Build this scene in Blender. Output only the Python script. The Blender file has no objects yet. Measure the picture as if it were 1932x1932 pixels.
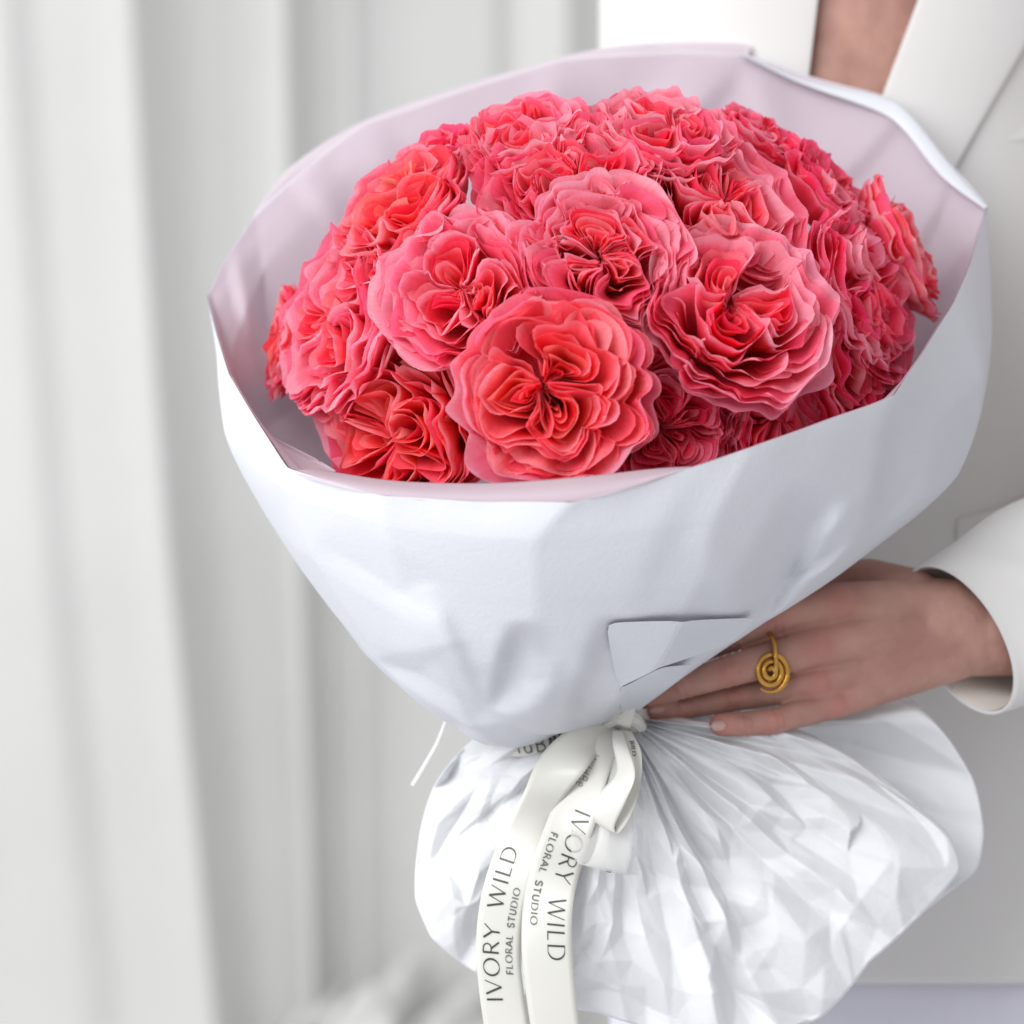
import bpy, bmesh, math, random
import numpy as np
from mathutils import Matrix, Vector
from mathutils.geometry import delaunay_2d_cdt

random.seed(7)
RNG = np.random.default_rng(11)
scene = bpy.context.scene
COL = scene.collection

# ------------------------------------------------------------------ camera
S = 0.54 / 1932.0            # metres per unit at the bouquet
D0 = 1.6                     # distance camera - bouquet
PITCH = math.radians(8.5)
CAM_H = 1.34
cam_data = bpy.data.cameras.new('camera')
cam = bpy.data.objects.new('camera', cam_data)
COL.objects.link(cam)
cam.location = (0, 0, CAM_H)
cam.rotation_euler = (math.radians(90) - PITCH, 0, 0)
cam_data.sensor_width = 36
cam_data.lens = 36 * D0 / 0.54
cam_data.clip_start = 0.05
cam_data.clip_end = 100
cam_data.dof.use_dof = True
cam_data.dof.focus_distance = D0 - 400 * S
cam_data.dof.aperture_fstop = 5.0
scene.camera = cam

# ------------------------------------------------------------------ light
world = bpy.data.worlds.new('World')
scene.world = world
world.use_nodes = True
bg = world.node_tree.nodes['Background']
bg.inputs[0].default_value = (0.965, 0.97, 1.0, 1)
bg.inputs[1].default_value = 0.43
scene.view_settings.view_transform = 'Standard'
scene.view_settings.look = 'None'
scene.view_settings.exposure = 0.72
scene.view_settings.gamma = 1.0
scene.cycles.use_denoising = True
scene.cycles.max_bounces = 14
scene.cycles.diffuse_bounces = 10
scene.cycles.transmission_bounces = 6
scene.cycles.transparent_max_bounces = 8


def area_lamp(name, loc, target, size, size_y, power, color):
    d = bpy.data.lights.new(name, 'AREA')
    d.shape = 'RECTANGLE'
    d.size, d.size_y = size, size_y
    d.energy = power
    d.color = color
    o = bpy.data.objects.new(name, d)
    COL.objects.link(o)
    o.location = loc
    o.rotation_euler = (Vector(target) - Vector(loc)).to_track_quat('-Z', 'Y').to_euler()
    return o


area_lamp('window_light', (-1.35, 0.0, 2.45), (0.05, 1.6, 1.1), 2.2, 2.2, 55, (0.97, 0.985, 1.0))
area_lamp('added_curtain_light', (-3.2, 2.75, 1.6), (0.2, 4.0, 1.0), 1.2, 2.2, 24, (0.98, 1.0, 0.98))  # added lamp, no real window: lights the curtain where the main window light falls off

# ------------------------------------------------------------------ helpers
RC = Matrix.Rotation(math.radians(90) - PITCH, 3, 'X')
RCN = np.array(RC)
CAMP = np.array([0, 0, CAM_H])


def W(p):
    """plan units (x right, y down, z towards the viewer) -> world"""
    p = np.atleast_2d(np.asarray(p, float))
    dep = D0 - p[:, 2] * S
    k = S * dep / D0
    c = np.stack([(p[:, 0] - 966) * k, -(p[:, 1] - 966) * k, -dep], 1)
    return c @ RCN.T + CAMP


def dirw(v):
    v = Vector((v[0], -v[1], v[2]))
    return (RC @ v).normalized()


def catmull(pts, n, closed=False):
    pts = np.asarray(pts, float)
    m = len(pts)
    if closed:
        t = np.linspace(0, m, n, endpoint=False)
    else:
        t = np.linspace(0, m - 1, n)
    i = np.floor(t).astype(int)
    if not closed:
        i = np.minimum(i, m - 2)
    f = (t - i)[:, None]
    def g(k):
        return pts[k % m] if closed else pts[np.clip(k, 0, m - 1)]
    p0, p1, p2, p3 = g(i - 1), g(i), g(i + 1), g(i + 2)
    return 0.5 * (2 * p1 + (p2 - p0) * f + (2 * p0 - 5 * p1 + 4 * p2 - p3) * f ** 2 + (3 * p1 - p0 - 3 * p2 + p3) * f ** 3)


def smooth1(a, b, x):
    t = np.clip((x - a) / (b - a), 0, 1)
    return t * t * (3 - 2 * t)


class Fourier:
    """smooth random field made of a few sine waves"""
    def __init__(self, rng, dim, n, lo, hi, out=1):
        k = rng.normal(size=(n, dim))
        k /= np.linalg.norm(k, axis=1)[:, None]
        self.k = k * (2 * math.pi / rng.uniform(lo, hi, n))[:, None]
        self.ph = rng.uniform(0, 6.283, (out, n))
        self.a = rng.normal(size=(out, n)) / math.sqrt(n)
    def __call__(self, p):
        q = p @ self.k.T
        return np.stack([(np.sin(q + ph) * a).sum(1) for ph, a in zip(self.ph, self.a)], 1)


def facets(uv, npts, rng, aspect=1.0, wrap=False):
    """piecewise linear heights over a random triangulation: creased paper"""
    pts = rng.uniform(-0.08, 1.08, (npts, 2))
    # spread the points
    for _ in range(3):
        for i in range(npts):
            d = pts - pts[i]
            d[:, 0] *= aspect
            q = (d ** 2).sum(1)
            q[i] = 9
            j = np.argmin(q)
            if q[j] < 0.35 * aspect / npts:
                pts[i] = rng.uniform(-0.08, 1.08, 2)
    h = rng.normal(size=npts)
    pts = np.vstack([pts, [[-.3, -.3], [1.3, -.3], [1.3, 1.3], [-.3, 1.3]]])
    h = np.concatenate([h, np.zeros(4)])
    sc = pts * np.array([aspect, 1])
    r = delaunay_2d_cdt([Vector(p) for p in sc], [], [], 0, 1e-6)
    vs = np.array([v[:] for v in r[0]])
    orig = [o[0] for o in r[3]]
    hh = h[orig]
    q = uv * np.array([aspect, 1])
    out = np.zeros(len(uv))
    for tri in r[2]:
        a, b, c = vs[tri[0]], vs[tri[1]], vs[tri[2]]
        mn, mx = np.minimum(np.minimum(a, b), c), np.maximum(np.maximum(a, b), c)
        idx = np.where((q[:, 0] >= mn[0]) & (q[:, 0] <= mx[0]) & (q[:, 1] >= mn[1]) & (q[:, 1] <= mx[1]))[0]
        if not len(idx):
            continue
        d = (b[1] - c[1]) * (a[0] - c[0]) + (c[0] - b[0]) * (a[1] - c[1])
        if abs(d) < 1e-12:
            continue
        x, y = q[idx, 0], q[idx, 1]
        l1 = ((b[1] - c[1]) * (x - c[0]) + (c[0] - b[0]) * (y - c[1])) / d
        l2 = ((c[1] - a[1]) * (x - c[0]) + (a[0] - c[0]) * (y - c[1])) / d
        l3 = 1 - l1 - l2
        k = (l1 >= -1e-6) & (l2 >= -1e-6) & (l3 >= -1e-6)
        out[idx[k]] = l1[k] * hh[tri[0]] + l2[k] * hh[tri[1]] + l3[k] * hh[tri[2]]
    return out


def blur_grid(g, it, closed_u=False):
    for _ in range(it):
        a = g.copy()
        if closed_u:
            a = (np.roll(g, 1, 1) + 2 * g + np.roll(g, -1, 1)) / 4
        else:
            a[:, 1:-1] = (g[:, :-2] + 2 * g[:, 1:-1] + g[:, 2:]) / 4
        b = a.copy()
        b[1:-1] = (a[:-2] + 2 * a[1:-1] + a[2:]) / 4
        g = b
    return g


_topo = {}


def grid_topo(nv, nu, closed=False):
    key = (nv, nu, closed)
    if key not in _topo:
        f = []
        for j in range(nv - 1):
            for i in range(nu if closed else nu - 1):
                i2 = (i + 1) % nu
                f.append((j * nu + i, j * nu + i2, (j + 1) * nu + i2, (j + 1) * nu + i))
        _topo[key] = np.array(f, np.int32)
    return _topo[key]


def raw_mesh(name, verts, quads, attrs=None, smooth=True):
    me = bpy.data.meshes.new(name)
    n, m = len(verts), len(quads)
    me.vertices.add(n)
    me.vertices.foreach_set('co', np.ascontiguousarray(verts, np.float32).ravel())
    me.loops.add(m * 4)
    me.loops.foreach_set('vertex_index', np.ascontiguousarray(quads, np.int32).ravel())
    me.polygons.add(m)
    me.polygons.foreach_set('loop_start', np.arange(0, m * 4, 4, dtype=np.int32))
    if smooth:
        me.polygons.foreach_set('use_smooth', np.ones(m, bool))
    for k, a in (attrs or {}).items():
        at = me.attributes.new(k, 'FLOAT', 'POINT')
        at.data.foreach_set('value', np.ascontiguousarray(a, np.float32))
    me.update(calc_edges=True)
    return me


def link(name, me, mat=None, parent=None):
    o = bpy.data.objects.new(name, me)
    COL.objects.link(o)
    if mat and me is not None and not me.materials:
        me.materials.append(mat)
    if parent:
        o.parent = parent
    return o


def thing(name, label, cat, group=None, mat4=None):
    o = bpy.data.objects.new(name, None)
    COL.objects.link(o)
    o.empty_display_size = 0.02
    if mat4 is not None:
        o.matrix_world = mat4
    return tag(o, label, cat, group)


def tag(o, label, cat, group=None):
    o['label'] = label
    o['category'] = cat
    if group:
        o['group'] = group
    return o


def grid_obj(name, P, mat, parent=None, closed=False, thick=0.0, space='px', inv=None, smooth=True, attrs=None):
    nv, nu = P.shape[:2]
    v = P.reshape(-1, 3)
    if space == 'px':
        v = W(v)
    if inv is not None:
        v = np.c_[v, np.ones(len(v))] @ np.array(inv).T[:, :3]
    o = link(name, raw_mesh(name, v, grid_topo(nv, nu, closed), attrs, smooth), mat, parent)
    if thick:
        md = o.modifiers.new('thickness', 'SOLIDIFY')
        md.thickness = thick
        md.offset = 0
    return o


def tube_px(path, rad, seg=10):
    """closed-ended tube through plan points, radii in plan units; returns verts (plan), quads"""
    path = np.asarray(path, float)
    n = len(path)
    rad = np.broadcast_to(np.asarray(rad, float), (n,))
    tan = np.gradient(path, axis=0)
    tan /= np.linalg.norm(tan, axis=1)[:, None]
    up = np.array([0, 0, 1.0]) if abs(tan[0, 2]) < .9 else np.array([1.0, 0, 0])
    V = []
    a = np.linspace(0, 2 * math.pi, seg, endpoint=False)
    nrm = up - tan[0] * (up @ tan[0])
    for i in range(n):
        nrm = nrm - tan[i] * (nrm @ tan[i])
        nrm /= np.linalg.norm(nrm)
        b = np.cross(tan[i], nrm)
        V.append(path[i] + rad[i] * (np.cos(a)[:, None] * nrm + np.sin(a)[:, None] * b))
    return np.array(V)


# ------------------------------------------------------------------ materials
def new_mat(name):
    m = bpy.data.materials.new(name)
    m.use_nodes = True
    nt = m.node_tree
    nt.nodes.clear()
    out = nt.nodes.new('ShaderNodeOutputMaterial')
    return m, nt, out


def N(nt, kind, **kw):
    n = nt.nodes.new(kind)
    for k, v in kw.items():
        if k in n.inputs:
            n.inputs[k].default_value = v
        else:
            setattr(n, k, v)
    return n


def petal_material(name, base, body, edge, back):
    m, nt, out = new_mat(name)
    L = nt.links.new
    at = N(nt, 'ShaderNodeAttribute', attribute_name='petal_v')
    au = N(nt, 'ShaderNodeAttribute', attribute_name='petal_u')
    oi = N(nt, 'ShaderNodeObjectInfo')
    tc = N(nt, 'ShaderNodeTexCoord')
    nz = N(nt, 'ShaderNodeTexNoise', Scale=70.0, Detail=3.0)
    L(tc.outputs['Object'], nz.inputs['Vector'])
    # along the petal, base -> edge, broken up by noise and by petal
    add = N(nt, 'ShaderNodeMath', operation='MULTIPLY_ADD')
    L(nz.outputs['Fac'], add.inputs[0]); add.inputs[1].default_value = 0.43
    L(at.outputs['Fac'], add.inputs[2])
    add2 = N(nt, 'ShaderNodeMath', operation='MULTIPLY_ADD')
    L(oi.outputs['Random'], add2.inputs[0]); add2.inputs[1].default_value = 0.43
    L(add.outputs[0], add2.inputs[2])
    sub = N(nt, 'ShaderNodeMath', operation='SUBTRACT'); sub.inputs[1].default_value = 0.43
    L(add2.outputs[0], sub.inputs[0])
    ramp = N(nt, 'ShaderNodeValToRGB')
    cr = ramp.color_ramp
    cr.elements[0].position = 0.35; cr.elements[0].color = (*base, 1)
    cr.elements[1].position = 1.0; cr.elements[1].color = (*edge, 1)
    e = cr.elements.new(0.82); e.color = (*body, 1)
    e = cr.elements.new(0.95); e.color = tuple(0.55 * b + 0.45 * g for b, g in zip(body, edge)) + (1,)
    L(sub.outputs[0], ramp.inputs[0])
    # hue shift per petal
    hs = N(nt, 'ShaderNodeHueSaturation')
    mr = N(nt, 'ShaderNodeMapRange'); mr.inputs['To Min'].default_value = 0.488; mr.inputs['To Max'].default_value = 0.512
    L(oi.outputs['Random'], mr.inputs['Value'])
    L(mr.outputs[0], hs.inputs['Hue'])
    L(ramp.outputs[0], hs.inputs['Color'])
    geo = N(nt, 'ShaderNodeNewGeometry')
    mixb = N(nt, 'ShaderNodeMix', data_type='RGBA')
    mixb.inputs[0].default_value = 0
    mul = N(nt, 'ShaderNodeMath', operation='MULTIPLY'); mul.inputs[1].default_value = 0.35
    L(geo.outputs['Backfacing'], mul.inputs[0])
    L(mul.outputs[0], mixb.inputs[0])
    L(hs.outputs[0], mixb.inputs[6]); mixb.inputs[7].default_value = (*back, 1)
    # veins
    comb = N(nt, 'ShaderNodeCombineXYZ')
    s1 = N(nt, 'ShaderNodeMath', operation='MULTIPLY'); s1.inputs[1].default_value = 26.0
    L(au.outputs['Fac'], s1.inputs[0]); L(s1.outputs[0], comb.inputs[0])
    s2 = N(nt, 'ShaderNodeMath', operation='MULTIPLY'); s2.inputs[1].default_value = 3.0
    L(at.outputs['Fac'], s2.inputs[0]); L(s2.outputs[0], comb.inputs[1])
    L(oi.outputs['Random'], comb.inputs[2])
    vn = N(nt, 'ShaderNodeTexNoise', Scale=1.0, Detail=3.0)
    L(comb.outputs[0], vn.inputs['Vector'])
    bump = N(nt, 'ShaderNodeBump', Strength=0.35, Distance=0.0006)
    L(vn.outputs['Fac'], bump.inputs['Height'])
    vcol = N(nt, 'ShaderNodeMix', data_type='RGBA', blend_type='MULTIPLY')
    vr = N(nt, 'ShaderNodeValToRGB')
    vr.color_ramp.elements[0].position = 0.3; vr.color_ramp.elements[0].color = (0.95, 0.78, 0.80, 1)
    vr.color_ramp.elements[1].position = 0.6; vr.color_ramp.elements[1].color = (1, 1, 1, 1)
    L(vn.outputs['Fac'], vr.inputs[0])
    vcol.inputs[0].default_value = 0.7
    L(mixb.outputs[2], vcol.inputs[6]); L(vr.outputs[0], vcol.inputs[7])
    p = N(nt, 'ShaderNodeBsdfPrincipled', Roughness=0.55)
    p.inputs['Specular IOR Level'].default_value = 0.18
    L(vcol.outputs[2], p.inputs['Base Color']); L(bump.outputs[0], p.inputs['Normal'])
    tr = N(nt, 'ShaderNodeBsdfTranslucent')
    L(vcol.outputs[2], tr.inputs['Color']); L(bump.outputs[0], tr.inputs['Normal'])
    mx = N(nt, 'ShaderNodeMixShader'); mx.inputs[0].default_value = 0.60
    L(p.outputs[0], mx.inputs[1]); L(tr.outputs[0], mx.inputs[2]); L(mx.outputs[0], out.inputs[0])
    return m


def sheet_material(name, color, rough=0.45, trans=0.2, spec=0.3, bump=0.0, bscale=60, tcolor=None, clear=0.0):
    m, nt, out = new_mat(name)
    L = nt.links.new
    p = N(nt, 'ShaderNodeBsdfPrincipled', Roughness=rough)
    tc = N(nt, 'ShaderNodeTexCoord')
    nz = N(nt, 'ShaderNodeTexNoise', Scale=9.0, Detail=4.0)
    L(tc.outputs['Object'], nz.inputs['Vector'])
    mx0 = N(nt, 'ShaderNodeMix', data_type='RGBA')
    mx0.inputs[6].default_value = tuple(0.965 * c for c in color) + (1,)
    mx0.inputs[7].default_value = (*color, 1)
    L(nz.outputs['Fac'], mx0.inputs[0])
    L(mx0.outputs[2], p.inputs['Base Color'])
    p.inputs['Specular IOR Level'].default_value = spec
    if bump:
        bz = N(nt, 'ShaderNodeTexNoise', Scale=bscale, Detail=5.0)
        L(tc.outputs['Object'], bz.inputs['Vector'])
        b = N(nt, 'ShaderNodeBump', Strength=bump, Distance=0.002)
        L(bz.outputs['Fac'], b.inputs['Height']); L(b.outputs[0], p.inputs['Normal'])
    last = p.outputs[0]
    if trans:
        tr = N(nt, 'ShaderNodeBsdfTranslucent', Color=(*(tcolor or color), 1))
        ms = N(nt, 'ShaderNodeMixShader'); ms.inputs[0].default_value = trans
        L(last, ms.inputs[1]); L(tr.outputs[0], ms.inputs[2]); last = ms.outputs[0]
    if clear:
        tp = N(nt, 'ShaderNodeBsdfTransparent', Color=(1, 1, 1, 1))
        ms = N(nt, 'ShaderNodeMixShader'); ms.inputs[0].default_value = clear
        L(last, ms.inputs[1]); L(tp.outputs[0], ms.inputs[2]); last = ms.outputs[0]
    L(last, out.inputs[0])
    return m


def cloth_material(name, color, weave=1400, strength=0.12, rough=0.85):
    m, nt, out = new_mat(name)
    L = nt.links.new
    p = N(nt, 'ShaderNodeBsdfPrincipled', Roughness=rough)
    p.inputs['Specular IOR Level'].default_value = 0.15
    p.inputs['Sheen Weight'].default_value = 0.2
    tc = N(nt, 'ShaderNodeTexCoord')
    nz = N(nt, 'ShaderNodeTexNoise', Scale=14.0, Detail=4.0)
    L(tc.outputs['Object'], nz.inputs['Vector'])
    mx0 = N(nt, 'ShaderNodeMix', data_type='RGBA')
    mx0.inputs[6].default_value = tuple(0.95 * c for c in color) + (1,)
    mx0.inputs[7].default_value = (*color, 1)
    L(nz.outputs['Fac'], mx0.inputs[0]); L(mx0.outputs[2], p.inputs['Base Color'])
    wv = N(nt, 'ShaderNodeTexNoise', Scale=float(weave), Detail=2.0)
    L(tc.outputs['Object'], wv.inputs['Vector'])
    b = N(nt, 'ShaderNodeBump', Strength=strength, Distance=0.0006)
    L(wv.outputs['Fac'], b.inputs['Height']); L(b.outputs[0], p.inputs['Normal'])
    L(p.outputs[0], out.inputs[0])
    return m


def skin_material():
    m, nt, out = new_mat('skin')
    L = nt.links.new
    p = N(nt, 'ShaderNodeBsdfPrincipled', Roughness=0.5)
    tc = N(nt, 'ShaderNodeTexCoord')
    nz = N(nt, 'ShaderNodeTexNoise', Scale=38.0, Detail=5.0)
    L(tc.outputs['Object'], nz.inputs['Vector'])
    ramp = N(nt, 'ShaderNodeValToRGB')
    ramp.color_ramp.elements[0].position = 0.34; ramp.color_ramp.elements[0].color = (0.34, 0.175, 0.14, 1)
    ramp.color_ramp.elements[1].position = 0.68; ramp.color_ramp.elements[1].color = (0.47, 0.265, 0.21, 1)
    L(nz.outputs['Fac'], ramp.inputs[0])
    fl = N(nt, 'ShaderNodeAttribute', attribute_name='flush')
    fm = N(nt, 'ShaderNodeMix', data_type='RGBA'); fm.inputs[7].default_value = (0.44, 0.14, 0.12, 1)
    fs = N(nt, 'ShaderNodeMath', operation='MULTIPLY'); fs.inputs[1].default_value = 0.6
    L(fl.outputs['Fac'], fs.inputs[0]); L(fs.outputs[0], fm.inputs[0]); L(ramp.outputs[0], fm.inputs[6])
    L(fm.outputs[2], p.inputs['Base Color'])
    p.inputs['Subsurface Weight'].default_value = 0.25
    p.inputs['Subsurface Radius'].default_value = (0.006, 0.002, 0.001)
    p.inputs['Subsurface Scale'].default_value = 0.5
    p.inputs['Specular IOR Level'].default_value = 0.35
    vo = N(nt, 'ShaderNodeTexVoronoi', Scale=900.0)
    L(tc.outputs['Object'], vo.inputs['Vector'])
    n2 = N(nt, 'ShaderNodeTexNoise', Scale=160.0, Detail=6.0)
    L(tc.outputs['Object'], n2.inputs['Vector'])
    ad = N(nt, 'ShaderNodeMath', operation='MULTIPLY_ADD'); ad.inputs[1].default_value = 0.3
    L(vo.outputs['Distance'], ad.inputs[0]); L(n2.outputs['Fac'], ad.inputs[2])
    b = N(nt, 'ShaderNodeBump', Strength=0.55, Distance=0.0008)
    L(ad.outputs[0], b.inputs['Height']); L(b.outputs[0], p.inputs['Normal'])
    L(p.outputs[0], out.inputs[0])
    return m


def plain_material(name, color, rough=0.5, metal=0.0, spec=0.4, noise=0.1, scale=40):
    m, nt, out = new_mat(name)
    L = nt.links.new
    p = N(nt, 'ShaderNodeBsdfPrincipled', Roughness=rough, Metallic=metal)
    p.inputs['Specular IOR Level'].default_value = spec
    tc = N(nt, 'ShaderNodeTexCoord')
    nz = N(nt, 'ShaderNodeTexNoise', Scale=float(scale), Detail=4.0)
    L(tc.outputs['Object'], nz.inputs['Vector'])
    mx0 = N(nt, 'ShaderNodeMix', data_type='RGBA')
    mx0.inputs[6].default_value = tuple((1 - noise) * c for c in color) + (1,)
    mx0.inputs[7].default_value = (*color, 1)
    L(nz.outputs['Fac'], mx0.inputs[0]); L(mx0.outputs[2], p.inputs['Base Color'])
    L(p.outputs[0], out.inputs[0])
    return m


M_PETAL = {
    'coral_heart': petal_material('petal_coral_heart', (0.97, 0.012, 0.018), (0.98, 0.060, 0.065), (0.98, 0.34, 0.36), (0.97, 0.13, 0.14)),
    'coral': petal_material('petal_coral', (0.97, 0.020, 0.030), (0.98, 0.130, 0.155), (0.98, 0.46, 0.53), (0.97, 0.22, 0.28)),
    'pink_heart': petal_material('petal_pink_heart', (0.97, 0.012, 0.030), (0.98, 0.062, 0.100), (0.98, 0.38, 0.47), (0.97, 0.13, 0.20)),
    'pink': petal_material('petal_pink', (0.96, 0.022, 0.055), (0.98, 0.165, 0.265), (0.98, 0.52, 0.64), (0.97, 0.26, 0.40)),
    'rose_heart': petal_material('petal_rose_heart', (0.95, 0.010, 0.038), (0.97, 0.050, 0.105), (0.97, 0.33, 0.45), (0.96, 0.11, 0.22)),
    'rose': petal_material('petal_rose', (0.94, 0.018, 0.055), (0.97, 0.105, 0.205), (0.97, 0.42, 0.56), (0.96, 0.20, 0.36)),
    'pale': petal_material('petal_pale', (0.97, 0.12, 0.22), (0.97, 0.41, 0.54), (0.97, 0.62, 0.71), (0.96, 0.45, 0.58)),
}
M_WRAP = sheet_material('matte_white_wrapping_film', (0.675, 0.69, 0.725), rough=0.6, trans=0.12, spec=0.14, bump=0.12, bscale=420)
M_INNER = sheet_material('frosted_inner_film', (0.69, 0.61, 0.655), rough=0.5, trans=0.5, spec=0.15, tcolor=(0.80, 0.69, 0.745))
M_SKIRT = sheet_material('white_tissue_film', (0.755, 0.76, 0.775), rough=0.55, trans=0.14, spec=0.16, bump=0.15, bscale=300)
M_RIBBON = sheet_material('ivory_satin', (0.70, 0.688, 0.635), rough=0.3, trans=0.1, spec=0.5)
M_RIBBON_CLEAR = sheet_material('sheer_ribbon', (0.84, 0.83, 0.80), rough=0.25, trans=0.15, spec=0.5, clear=0.66)
M_INK = plain_material('dark_green_ink', (0.045, 0.055, 0.04), rough=0.4)
M_INK2 = plain_material('grey_ink', (0.13, 0.14, 0.12), rough=0.4)
M_STEM = plain_material('stem_green', (0.06, 0.13, 0.04), rough=0.5)
M_PIT = plain_material('stamen_brown', (0.12, 0.045, 0.02), rough=0.6)
M_JACKET = cloth_material('white_suiting', (0.615, 0.60, 0.585), weave=900, strength=0.25)
M_TROUSER = cloth_material('white_trouser_cloth', (0.62, 0.61, 0.68))
M_LINING = cloth_material('cream_lining', (0.80, 0.75, 0.69), weave=500)
M_CURTAIN = cloth_material('white_curtain_cloth', (0.615, 0.612, 0.59), weave=700)
M_SKIN = skin_material()
M_NAIL = plain_material('nail', (0.50, 0.30, 0.265), rough=0.25, spec=0.5)
M_GOLD = plain_material('gold', (0.58, 0.32, 0.075), rough=0.2, metal=1.0)
M_WALL = plain_material('wall_paint', (0.72, 0.72, 0.71), rough=0.9)
M_FLOOR = plain_material('pale_floor_paint', (0.70, 0.70, 0.73), rough=0.5, scale=6)
M_STRING = plain_material('white_cord', (0.85, 0.85, 0.84), rough=0.5)

# ------------------------------------------------------------------ setting
YC = 4.0


def plane(name, pts, mat):
    me = bpy.data.meshes.new(name)
    me.from_pydata(pts, [], [(0, 1, 2, 3)])
    o = link(name, me, mat)
    o['kind'] = 'structure'
    return o


plane('floor', [(-6, -3, 0), (6, -3, 0), (6, 6, 0), (-6, 6, 0)], M_FLOOR)
plane('wall', [(-6, 4.45, 0), (6, 4.45, 0), (6, 4.45, 4), (-6, 4.45, 4)], M_WALL)


def curtain():
    KM = S * (YC * math.cos(PITCH) + 0.15) / D0    # metres per plan unit at the curtain
    # (plan x at eye height, slope of the cloth there); + leans to the window, - away from it
    seg = [(-900, .5), (-800, -.6), (-700, .4), (-560, .5), (-500, -.8), (-430, .1), (-300, .5), (-200, -.7), (-140, .2),
           (0, .30), (55, .28), (85, -.12), (118, -.10), (135, .16), (215, .22), (262, .55), (285, .45), (300, -.95), (345, -.75),
           (395, -.25), (430, .05), (500, .20), (525, .95), (550, .75), (566, -1.2), (600, -.8), (632, -.15), (648, 1.05), (668, .75),
           (684, -.65), (720, -.16), (800, .0), (900, -.02), (930, -.05), (945, -.7), (960, -.1), (985, .25), (1010, .85), (1055, .6),
           (1075, -.8), (1110, -.7), (1145, -.2), (1200, .5), (1270, .4), (1300, -.8), (1400, .2), (1480, .5), (1520, -.8), (1640, .1),
           (1740, .6), (1790, -.7), (1900, .2), (2000, .5), (2060, -.7), (2200, .1), (2400, .3), (2800, 0)]
    kx, ks = zip(*seg)
    xs = np.linspace(-900, 2700, 1100)
    sl = np.interp(xs, kx, ks)
    sl -= sl.mean()
    z = np.cumsum(sl) * (xs[1] - xs[0])
    # keep it in one plane
    tr = np.convolve(np.pad(z, 150, 'edge'), np.ones(301) / 301, 'valid')
    z = (z - 0.85 * tr) * KM * 1.6
    ztop = np.array([-900, 0, 90, 290, 400, 550, 640, 672, 940, 1140, 2700], float)
    xb = np.array([-880, 70, 205, 425, 500, 596, 650, 690, 950, 1140, 2700], float)
    xt = np.array([-900, 0, 65, 280, 385, 548, 634, 668, 940, 1140, 2700], float)
    hs = np.concatenate([np.linspace(0.0, 1.0, 46), np.linspace(1.06, 3.2, 30)])
    sway = Fourier(np.random.default_rng(3), 2, 8, .25, .9)
    P = np.zeros((len(hs), len(xs), 3))
    for j, h in enumerate(hs):
        f = smooth1(1.65, 0.0, h) if False else float(np.clip((1.62 - h) / 1.62, 0, 1)) ** 1.6
        xx = np.interp(xs, ztop, ztop * 1.0)
        dx = np.interp(xs, ztop, (xt - ztop)) * (1 - f) + np.interp(xs, ztop, (xb - ztop)) * f
        X = (xx + dx - 966) * KM
        q = np.stack([X, np.full_like(X, h)], 1)
        amp = 0.92 + 0.25 * f
        P[j, :, 0] = X
        P[j, :, 1] = YC - z * amp - 0.006 * sway(q)[:, 0] - 0.06 * f ** 5
        P[j, :, 2] = h + (0.012 if h == 0 else 0)
    o = grid_obj('curtain', P, M_CURTAIN, space='world')
    tag(o, 'long white curtain hanging in soft vertical folds behind the bouquet', 'curtain')
    o2 = None
    # gathered hem lying on the floor
    nx, ny = 150, 90
    gx, gy = np.meshgrid(np.linspace(-1, 1, nx), np.linspace(-1, 1, ny))
    q = np.stack([gx.ravel(), gy.ravel()], 1)
    rng = np.random.default_rng(8)
    f1 = np.abs(Fourier(rng, 2, 7, .35, .9)(q)[:, 0])
    f2 = np.abs(Fourier(rng, 2, 7, .16, .4)(q)[:, 0])
    env = np.clip(1 - gx.ravel() ** 2, 0, 1) ** .7 * np.clip(1 - gy.ravel() ** 2, 0, 1) ** .6
    hgt = env * (0.06 + 0.06 * f1 + 0.02 * f2)
    cx = (735 - 966) * KM
    V = np.stack([cx + gx.ravel() * .24 + 0.03 * f1, YC - 0.26 + gy.ravel() * .23, 0.005 + hgt], 1)
    grid_obj('gathered_hem', V.reshape(ny, nx, 3), M_CURTAIN, o, space='world')


curtain()

# ------------------------------------------------------------------ person
TX, TZ, TRX, TRZ = 1640.0, -850.0, 505.0, 420.0


def torso_z(x, off=0.0):
    q = np.clip(1 - ((np.asarray(x, float) - TX) / (TRX + off)) ** 2, 0, 1)
    return TZ + (TRZ + off) * np.sqrt(q)


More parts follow.
